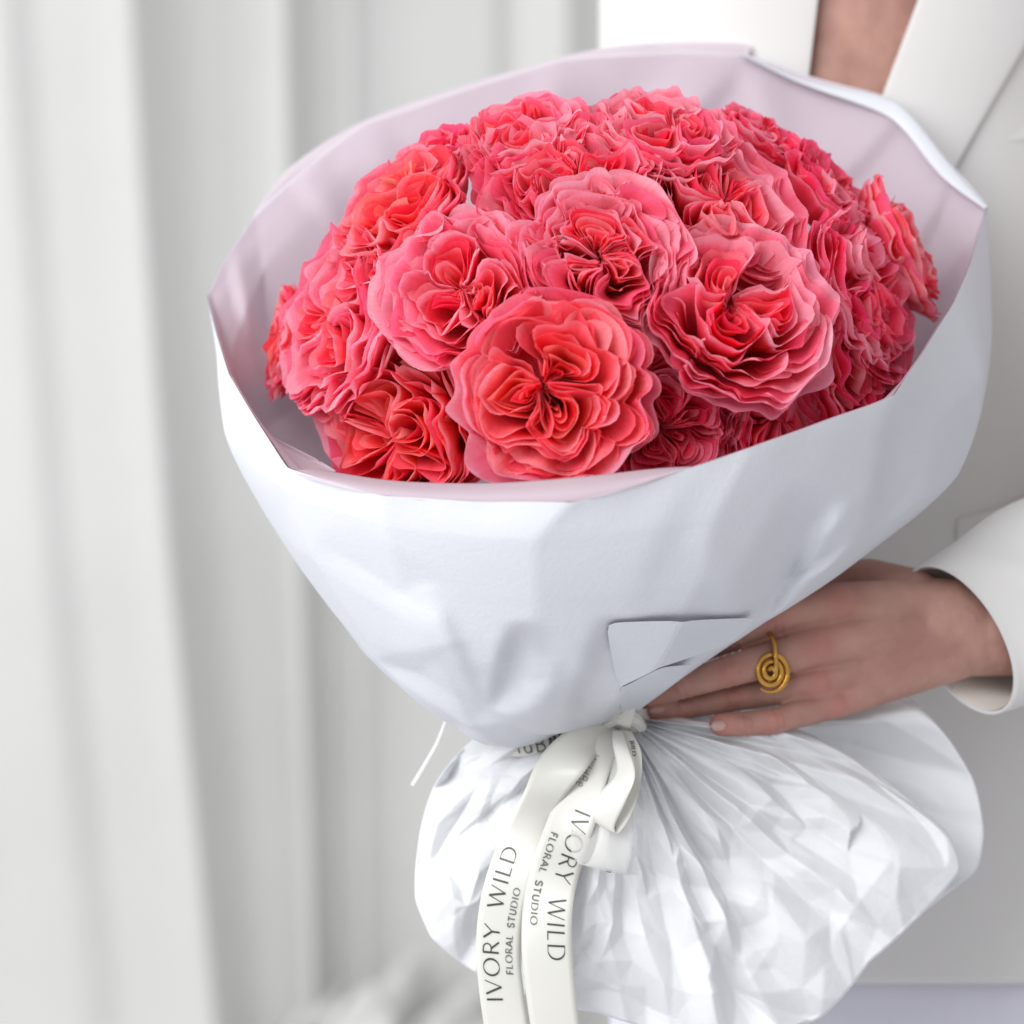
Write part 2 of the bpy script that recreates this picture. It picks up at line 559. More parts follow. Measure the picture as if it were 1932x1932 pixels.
def blob(bm, p0, r0, p1, r1, flat=1.0, axis=(0, 0, 1), seg=20, rings=6):
    """closed tapered capsule in plan units with optional flattening along axis"""
    p0, p1 = np.array(p0, float), np.array(p1, float)
    d = p1 - p0
    ln = np.linalg.norm(d)
    d = d / ln if ln > 1e-6 else np.array([1.0, 0, 0])
    ax = np.array(axis, float)
    n = ax - d * (ax @ d)
    n /= np.linalg.norm(n)
    b = np.cross(d, n)
    prof = []
    for i in range(rings + 1):
        a = -math.pi / 2 + (math.pi / 2) * i / rings
        prof.append((p0 + d * r0 * math.sin(a), r0 * math.cos(a)))
    for i in range(rings + 1):
        a = (math.pi / 2) * i / rings
        prof.append((p1 + d * r1 * math.sin(a), r1 * math.cos(a)))
    rows = []
    for k, (c, r) in enumerate(prof):
        if k in (0, len(prof) - 1):
            rows.append([bm.verts.new(W(c)[0])])
            continue
        t = np.linspace(0, 2 * math.pi, seg, endpoint=False)
        pts = c + r * (flat * np.cos(t)[:, None] * n + np.sin(t)[:, None] * b)
        rows.append([bm.verts.new(v) for v in W(pts)])
    for a, c in zip(rows[:-1], rows[1:]):
        for i in range(seg):
            j = (i + 1) % seg
            if len(a) == 1:
                bm.faces.new((a[0], c[j], c[i]))
            elif len(c) == 1:
                bm.faces.new((a[i], a[j], c[0]))
            else:
                bm.faces.new((a[i], a[j], c[j], c[i]))


FINGERS = {
    # base knuckle, middle joint, end joint, tip : (x, y, z, radius)
    'index': [(1585, 1138, 62, 38), (1466, 1164, 86, 32), (1385, 1202, 78, 28), (1325, 1226, 62, 24)],
    'middle': [(1545, 1218, 82, 38), (1376, 1266, 120, 30.5), (1290, 1292, 104, 27), (1228, 1310, 76, 23)],
    'ring': [(1545, 1287, 58, 32), (1384, 1317, 62, 26), (1292, 1334, 58, 22.5), (1232, 1340, 50, 19.5)],
    'pinky': [(1580, 1328, 50, 27), (1458, 1361, 98, 25), (1402, 1366, 110, 24), (1360, 1367, 108, 22.5)],
}


def person():
    root = thing('person', 'person in a white suit behind the bouquet, one hand gripping its tied neck', 'person',
                 mat4=Matrix.Translation((0.25, 1.85, 0)))
    inv = root.matrix_world.inverted()
    bm = bmesh.new()
    for nm, j in FINGERS.items():
        for a, b in zip(j[:-1], j[1:]):
            blob(bm, a[:3], a[3], b[:3], b[3], 0.95)
        for q in j[:3]:
            k = 0.75 if q is not j[0] else 0.62
            blob(bm, (q[0], q[1], q[2] + q[3] * .35), q[3] * k, (q[0] + 3, q[1], q[2] + q[3] * .35), q[3] * k)
    wr = (1800, 1185, 10)
    for nm, off in (('index', -34), ('middle', -12), ('ring', 16), ('pinky', 38)):
        m = FINGERS[nm][0]
        blob(bm, (m[0], m[1], m[2] - 8), m[3] * 1.06, (wr[0], wr[1] + off, wr[2]), 62, 0.9)
    blob(bm, (1600, 1180, 30), 62, (1700, 1190, 20), 78, 0.62)
    blob(bm, (1600, 1260, 25), 60, (1720, 1220, 15), 80, 0.62)
    # thumb: leaves the side of the palm near the wrist and closes behind the neck
    th = [(1725, 1130, -5, 58), (1640, 1098, -45, 45), (1530, 1100, -95, 36), (1440, 1130, -120, 28)]
    for a, b in zip(th[:-1], th[1:]):
        blob(bm, a[:3], a[3], b[:3], b[3])
    # forearm, upper arm, shoulder
    blob(bm, (1790, 1185, 10), 92, (1900, 1180, -20), 96, 0.74)
    blob(bm, (1900, 1180, -20), 96, (2330, 1040, -260), 140, 0.85)
    blob(bm, (2330, 1040, -260), 140, (2200, 120, -800), 185)
    blob(bm, (2200, 120, -800), 190, (1700, -120, -860), 230)
    blob(bm, (1650, -200, -880), 200, (1640, -560, -880), 190)
    # trunk
    prof = []
    t = np.linspace(0, 2 * math.pi, 64, endpoint=False)
    rows = []
    for y, k in ((-260, .55), (-235, .86), (-120, .965), (400, .965), (1000, .94), (1600, .90), (1900, .90), (1960, .8), (1980, .5)):
        pts = np.stack([TX + TRX * k * np.cos(t), np.full_like(t, y), TZ + TRZ * k * np.sin(t)], 1)
        rows.append([bm.verts.new(v) for v in W(pts)])
    for a, c in zip(rows[:-1], rows[1:]):
        for i in range(64):
            j = (i + 1) % 64
            bm.faces.new((a[i], a[j], c[j], c[i]))
    bm.faces.new(rows[0]); bm.faces.new(rows[-1])
    bmesh.ops.recalc_face_normals(bm, faces=bm.faces)
    me = bpy.data.meshes.new('body_raw')
    bm.to_mesh(me); bm.free()
    tmp = bpy.data.objects.new('body_raw', me)
    COL.objects.link(tmp)
    r = tmp.modifiers.new('r', 'REMESH'); r.mode = 'VOXEL'; r.voxel_size = 0.0012
    sm = tmp.modifiers.new('s', 'SMOOTH'); sm.factor = 0.5; sm.iterations = 3
    dg = bpy.context.evaluated_depsgraph_get()
    ev = tmp.evaluated_get(dg)
    body = bpy.data.meshes.new_from_object(ev)
    bpy.data.objects.remove(tmp); bpy.data.meshes.remove(me)
    body.name = 'body'
    # creases over the finger joints
    co = np.empty(len(body.vertices) * 3, np.float32)
    body.vertices.foreach_get('co', co)
    co = co.reshape(-1, 3).astype(float)
    no = np.empty(len(body.vertices) * 3, np.float32)
    body.vertices.foreach_get('normal', no)
    no = no.reshape(-1, 3)
    for j in FINGERS.values():
        for a, b, n_ in ((j[1], j[0], 3), (j[2], j[1], 2)):
            pa, pb = W([a[:3]])[0], W([b[:3]])[0]
            ax = (pb - pa) / np.linalg.norm(pb - pa)
            d = co - pa
            al = d @ ax
            rad = np.linalg.norm(d - al[:, None] * ax, axis=1)
            near = (np.abs(al) < .009) & (rad < a[3] * S * 1.7)
            wv = np.cos(al[near] / .0022 * math.pi) * np.exp(-(al[near] / .0045) ** 2)
            co[near] -= no[near] * (0.00028 * wv)[:, None]
    flush = np.zeros(len(co))
    for nm, j in FINGERS.items():
        for q, rr_, st in ((j[0], 1.1, .8), (j[1], 1.0, .9), (j[2], .8, .5), (j[3], 1.3, 1.0)):
            d = np.linalg.norm(co - W([(q[0], q[1], q[2] + .6 * q[3])])[0], axis=1) / (q[3] * rr_ * S)
            flush = np.maximum(flush, st * np.exp(-d ** 2))
        # tendons over the back of the hand
        m_, w_ = np.array(j[0][:3]), np.array((1800, 1185, 10))
        pa, pb = W([m_ * .97 + w_ * .03])[0], W([m_ * .3 + w_ * .7])[0]
        ax = pb - pa
        tt_ = np.clip((co - pa) @ ax / (ax @ ax), 0, 1)
        d = np.linalg.norm((co - pa - tt_[:, None] * ax) @ RCN[:, :2], axis=1)
        fr_ = (no @ RCN[:, 2]) > .2
        co += no * (0.0012 * np.exp(-(d / .0035) ** 2) * np.sin(np.clip(tt_, .02, 1) * math.pi) ** .6 * fr_)[:, None]
    at_ = body.attributes.new('flush', 'FLOAT', 'POINT')
    at_.data.foreach_set('value', flush.astype(np.float32))
    body.vertices.foreach_set('co', co.astype(np.float32).ravel())
    body.transform(inv)
    body.polygons.foreach_set('use_smooth', np.ones(len(body.polygons), bool))
    body.materials.clear(); body.materials.append(M_SKIN)
    link('body', body, None, root)

    # nails on the two fingertips that show
    def nail(tip, dirx, diry, ln, wd):
        u = np.linspace(-1, 1, 9); v = np.linspace(0, 1, 8)
        uu, vv = np.meshgrid(u, v)
        d = np.array([dirx, diry]); d /= np.linalg.norm(d)
        nrm = np.array([-d[1], d[0]])
        w = wd * np.sqrt(np.clip(1 - np.abs(vv * 2 - 1) ** 4, 0.02, 1))
        X = tip[0] + d[0] * (vv - .5) * ln + nrm[0] * uu * w
        Y = tip[1] + d[1] * (vv - .5) * ln + nrm[1] * uu * w
        Z = tip[2] + 4 - 7 * uu ** 2 - 6 * (vv - .35) ** 2
        grid_obj('fingernail', np.stack([X, Y, Z], 2), M_NAIL, root, thick=0.0005, inv=inv)
    nail((1240, 1339, 69), -1, .12, 30, 10)
    nail((1356, 1369, 129), -1, .08, 30, 11)

    # jacket
    jk = link('jacket', None, None, root) if False else None
    fol = Fourier(np.random.default_rng(5), 2, 10, 180, 620)

    def cloth(xa, xb, ys, off, nx=70, amp=7.0, seam=None):
        P = np.zeros((len(ys), nx, 3))
        for j, y in enumerate(ys):
            a, b = xa(y), xb(y)
            x = np.linspace(a, b, nx)
            q = np.stack([x * 1.6, np.full_like(x, y * .5)], 1)
            o = off + amp * fol(q)[:, 0]
            zz = torso_z(x, off) + amp * fol(q)[:, 0]
            P[j] = np.stack([x, np.full_like(x, y), zz], 1)
        return P
    ys = np.linspace(-220, 1856, 150)
    vl = lambda y: 1541 - .12 * y if y < 620 else 1467 + min(1, (y - 620) / 60) * 120
    vr = lambda y: 1735 - .372 * y if y < 660 else 1489.5
    hem = lambda P: P
    jl = grid_obj('jacket', cloth(lambda y: 1133, vl, ys, 6), M_JACKET, root, thick=0.0018, inv=inv)
    jr = grid_obj('jacket_front', cloth(vr, lambda y: 2150, ys, 15), M_JACKET, jl, thick=0.0018)
    jr.parent = jl
    jr.data.transform(inv)
    # back of the jacket
    t = np.linspace(math.pi, 2 * math.pi, 40)
    P = np.zeros((len(ys), 40, 3))
    for j, y in enumerate(ys):
        P[j] = np.stack([TX + (TRX + 4) * np.cos(t), np.full_like(t, y), TZ + (TRZ + 4) * np.sin(t)], 1)
    b_ = grid_obj('jacket_back', P, M_JACKET, jl, thick=0.0018); b_.data.transform(inv)

    def lapel(name, inner, outer, y0, y1, off, lift):
        yy = np.linspace(y0, y1, 60)
        P = np.zeros((60, 26, 3))
        for j, y in enumerate(yy):
            a, b = inner(y), outer(y)
            x = np.linspace(a, b, 26)
            u = np.linspace(0, 1, 26)
            P[j] = np.stack([x, np.full_like(x, y), torso_z(x, off) + lift * u ** 2 + 9 * np.sin(u * math.pi) ** .7], 1)
        l = grid_obj(name, P, M_JACKET, jl, thick=0.0026)
        l.data.transform(inv)
        md = l.modifiers.new('edge', 'BEVEL'); md.width = 0.0008; md.segments = 2
    lapel('lapel', lambda y: 1732 - .372 * y, lambda y: 1983 - .575 * y - max(0, y - 330) * .1, -200, 640, 24, 10)
    lapel('lapel', lambda y: 1543 - .12 * y, lambda y: 1296 + .28 * y if y < 560 else 1452, -200, 600, 14, 8)
    # flap pockets
    def patch(name, c, off, th=0.0026):
        (ax, ay), (bx, by), (cx, cy), (dx, dy) = c
        u, v = np.meshgrid(np.linspace(0, 1, 14), np.linspace(0, 1, 8))
        X = (ax * (1 - u) + bx * u) * (1 - v) + (dx * (1 - u) + cx * u) * v
        Y = (ay * (1 - u) + by * u) * (1 - v) + (dy * (1 - u) + cy * u) * v
        Z = torso_z(X, off) + 7 * v
        o = grid_obj(name, np.stack([X, Y, Z], 2), M_JACKET, jl, thick=th)
        o.data.transform(inv)
        md = o.modifiers.new('edge', 'BEVEL'); md.width = 0.0008; md.segments = 2
    patch('pocket_flap', ((1806, 978), (2040, 920), (2040, 1075), (1806, 1022)), 27)
    patch('breast_pocket', ((1886, 207), (2040, 190), (2040, 262), (1892, 268)), 15.5, 0.001)

    # sleeve with open cuff
    ax = [(1812, 1206, 30), (1900, 1165, -10), (2040, 1120, -80), (2180, 1075, -170), (2360, 1000, -280), (2380, 800, -400), (2300, 400, -640), (2210, 60, -800)]
    axp = catmull(ax, 60)
    mj = np.array([74., 137., 0.]); mn = np.array([72., -26., 66.])
    th = np.linspace(0, 2 * math.pi, 64, endpoint=False)
    P = np.zeros((60, 64, 3))
    wr_ = Fourier(np.random.default_rng(9), 2, 8, 1.2, 3.0)
    for i, c in enumerate(axp):
        f = i / 59
        g = smooth1(0, .28, f)
        r1 = mj * (1 - g) + np.array([55., 190., 0.]) * g
        r2 = mn * (1 - g) + np.array([40., 0., 165.]) * g
        w = 1 + 0.06 * smooth1(0.02, .2, f) * wr_(np.stack([np.cos(th) * 2, np.full_like(th, f * 22)], 1))[:, 0]
        P[i] = c + (np.cos(th)[:, None] * r1 + np.sin(th)[:, None] * r2) * w[:, None]
    sl = grid_obj('sleeve', P, M_JACKET, jl, closed=True, thick=0.002)
    sl.data.transform(inv)
    # lining inside the cuff
    Q = P[:22].copy()
    for i in range(22):
        c = axp[i]
        Q[i] = c + (Q[i] - c) * 0.965
    ln = grid_obj('cuff_lining', Q, M_LINING, jl, closed=True)
    ln.data.transform(inv)
    # rolled cuff edge
    e = catmull(P[0][::4], 96, True)
    ring_ = tube_px(np.vstack([e, e[:1]]), 2.8, 8)
    ce = grid_obj('cuff_edge', np.transpose(ring_, (0, 1, 2)), M_JACKET, jl, closed=True)
    ce.data.transform(inv)

    # trousers
    ys2 = np.linspace(1800, 3100, 30)
    t = np.linspace(0, 2 * math.pi, 96, endpoint=False)
    P = np.zeros((30, 96, 3))
    for j, y in enumerate(ys2):
        c, s_ = np.cos(t), np.sin(t)
        crease = 14 * np.exp(-((TX + 470 * c - 1925) / 14) ** 2) * (s_ > 0) - 22 * np.exp(-((TX + 470 * c - 1560) / 50) ** 2) * (s_ > 0)
        P[j] = np.stack([TX + (TRX - 16) * c, np.full_like(t, y), TZ + (TRZ - 20) * s_ + crease], 1)
    grid_obj('trousers', P, M_TROUSER, root, closed=True, inv=inv)
    return root


person()


# ring
def ring():
    c = np.array([1455.0, 1267.0, 132.0])
    root = thing('ring', 'gold spiral ring worn on the middle finger of the hand', 'ring', mat4=Matrix.Translation(W([c])[0]))
    inv = root.matrix_world.inverted()
    t = np.linspace(0, 1, 150)
    a = t * 2.8 * 2 * math.pi
    r = 3 + 33 * t
    ang = a + 2.2 - 2.8 * 2 * math.pi
    x = r * np.cos(ang) * 0.96; y = r * np.sin(ang) * 1.1
    p = np.stack([c[0] + x, c[1] + y, c[2] + 9 * (1 - t) ** 1.5 - x * .10], 1)
    rad = 6.0 * np.clip(np.minimum(1, 8 * (1 - t) + .35), 0, 1)
    grid_obj('spiral', tube_px(p, rad, 10), M_GOLD, root, closed=True, inv=inv)
    # band round the finger
    f0, f1 = np.array(FINGERS['middle'][0][:3], float), np.array(FINGERS['middle'][1][:3], float)
    d = (f1 - f0) / np.linalg.norm(f1 - f0)
    k = (c[0] - f0[0]) / (f1[0] - f0[0])
    cc = f0 + (f1 - f0) * k
    n1 = np.array([0, 0, 1.0]) - d * d[2]; n1 /= np.linalg.norm(n1)
    n2 = np.cross(d, n1)
    b = np.linspace(0, 2 * math.pi, 60)
    R_ = 42
    pts = cc + R_ * (np.cos(b)[:, None] * n1 + np.sin(b)[:, None] * n2 * 1.12) + d * (10 * np.sin(b))[:, None]
    grid_obj('band', tube_px(pts, 5.0, 10), M_GOLD, root, closed=True, inv=inv)


ring()

# ------------------------------------------------------------------ bouquet wrapping
RIM = [  # degrees round the bouquet, x, y, z
    (-14, 1866, 386, -140), (2, 1838, 500, 40), (14, 1792, 585, 190), (28, 1742, 668, 330), (42, 1690, 747, 472),
    (52, 1600, 783, 552), (64, 1480, 822, 622), (78, 1320, 882, 668), (86, 1205, 918, 690), (96, 1080, 949, 700),
    (108, 900, 953, 660), (120, 725, 937, 612), (132, 600, 908, 528), (140, 545, 885, 468), (151, 485, 805, 358),
    (164, 435, 712, 212), (176, 398, 620, 66), (186, 390, 556, -60), (196, 416, 478, -140), (206, 480, 408, -220),
    (217, 552, 318, -290), (229, 682, 234, -340), (241, 860, 170, -370), (253, 1050, 114, -385), (262, 1160, 92, -390),
    (273, 1290, 84, -392), (283, 1405, 100, -390), (294, 1520, 148, -380), (306, 1672, 182, -350), (315, 1724, 218, -320),
    (329, 1802, 316, -240)]
RINGS = [  # t, left, right, front, back
    (.16, (412, 730, 20), (1886, 640, -20), (1090, 1015, 668), (1150, 400, -360)),
    (.36, (500, 905, 30), (1842, 842, -10), (1080, 1125, 602), (1150, 640, -290)),
    (.57, (622, 1098, 40), (1640, 1024, 0), (1060, 1245, 512), (1150, 850, -200)),
    (.76, (782, 1282, 60), (1425, 1163, 20), (1040, 1348, 372), (1160, 1050, -120)),
    (.89, (925, 1368, 80), (1300, 1260, 40), (1075, 1388, 220), (1180, 1200, -60)),
    (1.0, (1110, 1345, 25), (1235, 1328, 25), (1172, 1345, 62), (1180, 1320, -40))]


def rim_curve(n):
    th = np.linspace(0, 360, n, endpoint=False)
    k = np.array([r[0] for r in RIM], float)
    q = np.array([r[1:] for r in RIM], float)
    k = np.concatenate([[k[-1] - 360], k, [k[0] + 360]])
    q = np.vstack([q[-1:], q, q[:1]])
    tt = np.where(th > 346, th - 360, th)
    P = np.stack([np.interp(tt, k, q[:, i]) for i in range(3)], 1)
    wob = np.stack([np.sin(np.radians(th) * k_ + o_) for k_, o_ in ((17, 0), (23, 2), (31, 4))], 1)
    P += wob * np.array([2.0, 2.4, 3.0])
    for _ in range(4):
        P = (np.roll(P, 1, 0) + 2 * P + np.roll(P, -1, 0)) / 4
    return P, np.radians(th)


def loft(nth, nt, t0=0.0, t1=1.0, shrink=0.0):
    rim, th = rim_curve(nth)
    rows = [(0.0, rim)]
    c, s = np.cos(th), np.sin(th)
    for t, Lp, Rp, Fp, Bp in RINGS:
        Lp, Rp, Fp, Bp = map(np.array, (Lp, Rp, Fp, Bp))
        Mi = (Lp + Rp) / 2.0
        P = Mi + c[:, None] * (Rp - Lp) / 2.0 + np.where(s[:, None] > 0, s[:, None] * (Fp - Mi), -s[:, None] * (Bp - Mi))
        rows.append((t, P))
    ts = np.array([r[0] for r in rows])
    A = np.array([r[1] for r in rows])
    tt = np.linspace(t0, t1, nt)
    out = np.zeros((nt, nth, 3))
    # smooth interpolation in t (finite difference hermite)
    m = np.gradient(A, ts, axis=0)
    for j, t in enumerate(tt):
        i = min(np.searchsorted(ts, t, 'right') - 1, len(ts) - 2)
        h = ts[i + 1] - ts[i]
        f = (t - ts[i]) / h
        out[j] = ((2 * f ** 3 - 3 * f ** 2 + 1) * A[i] + (f ** 3 - 2 * f ** 2 + f) * h * m[i]
                  + (-2 * f ** 3 + 3 * f ** 2) * A[i + 1] + (f ** 3 - f ** 2) * h * m[i + 1])
    # flat panels between fold lines
    kn = np.array([-14, 12, 42, 70, 96, 120, 140, 164, 186, 206, 229, 253, 283, 306, 329]) / 360.0 * nth
    ki = np.round(kn).astype(int) % nth
    order = np.argsort(ki)
    ki = ki[order]
    kk = np.concatenate([[ki[-1] - nth], ki, [ki[0] + nth]])
    kidx = kk % nth
    tk = np.clip(np.searchsorted(tt, ts), 0, nt - 1)
    tk = np.unique(tk)
    flat = np.zeros_like(out)
    xi = np.arange(nth)
    for c in range(3):
        rows_ = np.stack([np.interp(xi, kk, out[r_, kidx, c]) for r_ in range(nt)], 0)
        g = rows_.copy()
        for q_ in range(nth):
            g[:, q_] = np.interp(np.arange(nt), tk, rows_[tk, q_])
        flat[..., c] = .5 * g + .5 * rows_
    wgt = .60 * (1 - smooth1(.8, .95, tt))[:, None, None]
    out = out * (1 - wgt) + flat * wgt
    if shrink:
        cen = out.mean(1, keepdims=True)
        out = out + (cen - out) * shrink
    return out, tt, th


def grid_normals(P, closed=True):
    du = (np.roll(P, -1, 1) - np.roll(P, 1, 1)) if closed else np.gradient(P, axis=1)
    dv = np.gradient(P, axis=0)
    n = np.cross(du, dv)
    return n / np.maximum(np.linalg.norm(n, axis=2, keepdims=True), 1e-9)


def crease(P, x0, y0, x1, y1, amp, wl, wr):
    """a dent pressed along a line: steep on one side, soft on the other; moves the sheet in depth"""
    d = np.array([x1 - x0, y1 - y0], float)
    L = np.linalg.norm(d); d /= L
    q = P[..., :2] - np.array([x0, y0])
    al = (q @ d) / L
    ac = q[..., 0] * -d[1] + q[..., 1] * d[0]
    prof = np.where(ac > 0, np.clip(1 - ac / wr, 0, 1), np.clip(1 + ac / wl, 0, 1))
    env = np.clip(np.sin(np.clip(al, 0, 1) * math.pi), 0, 1) ** .8
    return amp * prof * env


def wrapping():
    base = W([(1175, 1345, 0)])[0]
    root = thing('bouquet_wrapping', 'matte white paper cone around the roses, tied at its neck and fanned out below', 'wrapping paper',
                 mat4=Matrix.Translation(base))
    inv = root.matrix_world.inverted()
    rng = np.random.default_rng(21)
    nth, nt = 300, 130
    P, tt, th = loft(nth, nt)
    n = grid_normals(P)
    u, v = np.meshgrid(np.linspace(0, 1, nth, endpoint=False), tt)
    uv = np.stack([u.ravel(), v.ravel()], 1)
    f = facets(uv, 95, rng, 2.2).reshape(nt, nth)
    f2 = facets(uv, 300, rng, 2.6).reshape(nt, nth)
    # seam of the unrolled facets lies at the right-hand back
    fade = np.minimum(1, np.minimum(u, 1 - u) / .03)
    amp = 8 * smooth1(0.0, .12, v) * (0.12 + .88 * smooth1(.35, .8, v) + .5 * (P[..., 2] < 60))
    d = blur_grid((f * amp + f2 * 5.0 * smooth1(.45, .8, v)) * fade, 1, True)
    neck = smooth1(.86, 1.0, v)
    d = d * (1 - .6 * neck) + neck * 7 * np.abs(np.sin(th * 9 + 1.5 * np.sin(th * 2)))[None]
    P = P + n * d[..., None]
    front = smooth1(0, 60, P[..., 2])
    z = np.zeros((nt, nth))
    for a in ((1570, 935, 1430, 1200, -80, 24, 85), (1600, 1020, 1490, 1090, -50, 22, 40), (985, 1175, 935, 1340, -56, 80, 22), (985, 1180, 1115, 1300, -40, 30, 80),
              (600, 1020, 830, 1165, -16, 70, 40), (1165, 1165, 1075, 1395, -60, 90, 30), (1690, 750, 1655, 1020, -40, 80, 20),
              (800, 1100, 905, 1345, 24, 26, 90), (1290, 890, 1170, 1175, 8, 40, 180), (1740, 890, 1590, 1070, -22, 30, 60), (520, 900, 560, 1040, -14, 30, 40),
              (1310, 1000, 1420, 1160, 8, 50, 40), (1130, 1173, 1440, 1166, -22, 5, 70)):
        z += crease(P, *a)
    z = blur_grid(z, 1, True) * front
    P[..., 2] += z
    grid_obj('outer_sheet', P, M_WRAP, root, closed=True, inv=inv)

    fr = P[20:].reshape(-1, 3)
    fr = fr[fr[:, 2] > 20]

    def over(x, y, off):
        d2 = (fr[:, 0] - x) ** 2 + (fr[:, 1] - y) ** 2
        k_ = d2 < max(14.0 ** 2, d2.min() * 1.3)
        return (x, y, float(fr[k_, 2].max()) + off)

    # inner frosted sheet
    rng = np.random.default_rng(33)
    P2, tt, th = loft(nth, 90, 0.0, 0.52, 0.003)
    n2 = grid_normals(P2)
    u, v = np.meshgrid(np.linspace(0, 1, nth, endpoint=False), tt)
    uv = np.stack([u.ravel(), v.ravel()], 1)
    f = facets(uv, 90, rng, 2.6).reshape(90, nth)
    fade = np.minimum(1, np.minimum(u, 1 - u) / .03)
    ins = 1.5 + 10 * smooth1(0, .05, v) + (22 * smooth1(.005, .05, v) + 75 * smooth1(.06, .16, v)) * smooth1(0, 420, P2[..., 2])
    d = blur_grid(f * 16 * smooth1(0, .10, v) * fade * (1 - smooth1(60, 200, P2[..., 2])), 1, True) + blur_grid(ins, 3, True)
    P2 = P2 + n2 * d[..., None]
    zb_ = np.zeros(P2.shape[:2])
    for a in ((1400, 100, 1235, 300, 26, 30, 90), (1405, 108, 1480, 300, -20, 60, 30), (1705, 200, 1560, 370, 24, 26, 90), (1800, 318, 1700, 520, 26, 24, 80), (1060, 112, 1010, 260, -18, 80, 40),
              (550, 318, 660, 440, 24, 60, 24), (690, 230, 760, 350, -20, 30, 90), (442, 470, 480, 660, 30, 40, 22), (400, 560, 540, 780, -22, 30, 60), (1865, 390, 1760, 560, -24, 30, 60)):
        zb_ += np.abs(crease(P2, *a))
    P2[..., 2] += blur_grid(zb_, 1, True) * (1 - smooth1(150, 300, P2[..., 2]))
    grid_obj('inner_sheet', P2, M_INNER, root, closed=True, inv=inv)

    # inner sheet turned over the front rim, lying against the lowest roses
    k0 = np.array([(548, 888, 462), (600, 908, 522), (725, 936, 604), (900, 951, 652), (1080, 946, 692), (1205, 917, 684), (1300, 886, 650)], float)
    k1 = np.array([(600, 884, 430), (640, 892, 470), (760, 908, 560), (930, 911, 610), (1100, 899, 645), (1235, 884, 640), (1305, 880, 635)], float)
    a, b = catmull(k0, 90), catmull(k1, 90)
    vv = np.linspace(0, 1, 14)[:, None, None]
    C = a[None] * (1 - vv) + b[None] * vv
    C[..., 2] += (18 * np.sin(vv[..., 0] * math.pi) * np.ones((1, 90)))
    C[..., 2] += 5 * np.sin(np.linspace(0, 14, 90))[None] * vv[..., 0]
    ext = C[-1:] + np.array([0, 60, -60.])
    C = np.concatenate([C, ext], 0)
    grid_obj('turned_edge', C, M_INNER, root, inv=inv)

    k0 = np.array([(1396, 98, -384), (1405, 101, -384), (1520, 149, -374), (1668, 183, -344), (1722, 219, -314), (1800, 317, -234), (1864, 388, -136)], float)
    k1 = np.array([(1402, 106, -376), (1412, 110, -376), (1511, 157, -366), (1652, 208, -338), (1706, 246, -306), (1776, 332, -230), (1858, 394, -130)], float)
    a, b = catmull(k0, 80), catmull(k1, 80)
    vv = np.linspace(0, 1, 10)[:, None, None]
    C = a[None] * (1 - vv) + b[None] * vv
    C[..., 2] += 13 + 7 * np.sin(vv[..., 0] * math.pi * .75) * np.ones((1, 80)) + 8 * vv[..., 0]
    C[0, :, 2] -= 12
    grid_obj('folded_edge', C, M_WRAP, root, inv=inv)

    # back sheet corner standing a little behind the rim on the left
    k0 = np.array([(478, 402, -232), (552, 312, -300), (682, 230, -352), (860, 166, -382), (1050, 110, -398), (1160, 88, -402), (1290, 80, -404), (1408, 83, -404), (1412, 96, -404)], float)
    a = catmull(k0, 160)
    b = a + np.array([40, 130, 10.])
    b[:, 0] = a[:, 0] + (1140 - a[:, 0]) * .16
    b[:, 1] = a[:, 1] + (520 - a[:, 1]) * .25 + 6
    vv = np.linspace(0, 1, 20)[:, None, None]
    C = a[None] * (1 - vv) + b[None] * vv
    C[..., 2] -= 16
    uvv = np.stack(np.meshgrid(np.linspace(0, 1, 160), np.linspace(0, 1, 20)), 2).reshape(-1, 2)
    C[..., 2] += 7 * facets(uvv, 50, rng, 5).reshape(20, 160) - 8
    grid_obj('back_sheet', C, M_INNER, root, inv=inv)

    # paper flap folded over, and crumpled ends above the fingers
    def low(name, verts, faces, mat=M_WRAP):
        me = bpy.data.meshes.new(name)
        v = W(verts)
        v = np.c_[v, np.ones(len(v))] @ np.array(inv).T[:, :3]
        me.from_pydata([tuple(q) for q in v], [], faces)
        o = link(name, me, mat, root)
        s1 = o.modifiers.new('sub', 'SUBSURF'); s1.subdivision_type = 'SIMPLE'; s1.levels = 3; s1.render_levels = 3
        s2 = o.modifiers.new('soft', 'SMOOTH'); s2.factor = .5; s2.iterations = 5
        sd = o.modifiers.new('thickness', 'SOLIDIFY'); sd.thickness = 0.00025
        return o
    low('paper_fold', [over(1140, 1173, -10), over(1290, 1169, 16), over(1432, 1163, 12), over(1386, 1213, 18), over(1240, 1264, 22), over(1165, 1300, -10),
                       over(1244, 1258, 2), over(1312, 1252, 12), over(1270, 1293, 20), (1224, 1322, 205), (1170, 1344, 196), over(1200, 1225, 4), over(1290, 1275, 2)],
        [(0, 1, 11), (1, 4, 11), (1, 2, 3), (1, 3, 4), (0, 11, 5), (11, 4, 5), (6, 7, 12), (6, 12, 8), (6, 8, 5), (5, 8, 9), (5, 9, 10)])

    # gathered lower part
    CN = np.array([1175.0, 1352.0])

    def fan(name, outline, nphi, nr, zf, npts, seed, pleats, pa, fa, mat, curl):
        rng = np.random.default_rng(seed)
        o = np.array(outline, float) - CN
        ang = np.unwrap(np.arctan2(o[:, 1], o[:, 0])[::1])
        rad = np.linalg.norm(o, axis=1)
        order = np.argsort(ang)
        ang, rad = ang[order], rad[order]
        ph = np.linspace(ang[0], ang[-1], nphi)
        R_ = np.interp(ph, ang, rad)
        R_ = np.convolve(np.pad(R_, 2, 'edge'), np.ones(5) / 5, 'valid')
        rho = np.linspace(0.02, 1.0, nr)
        s = (ph - ph[0]) / (ph[-1] - ph[0])
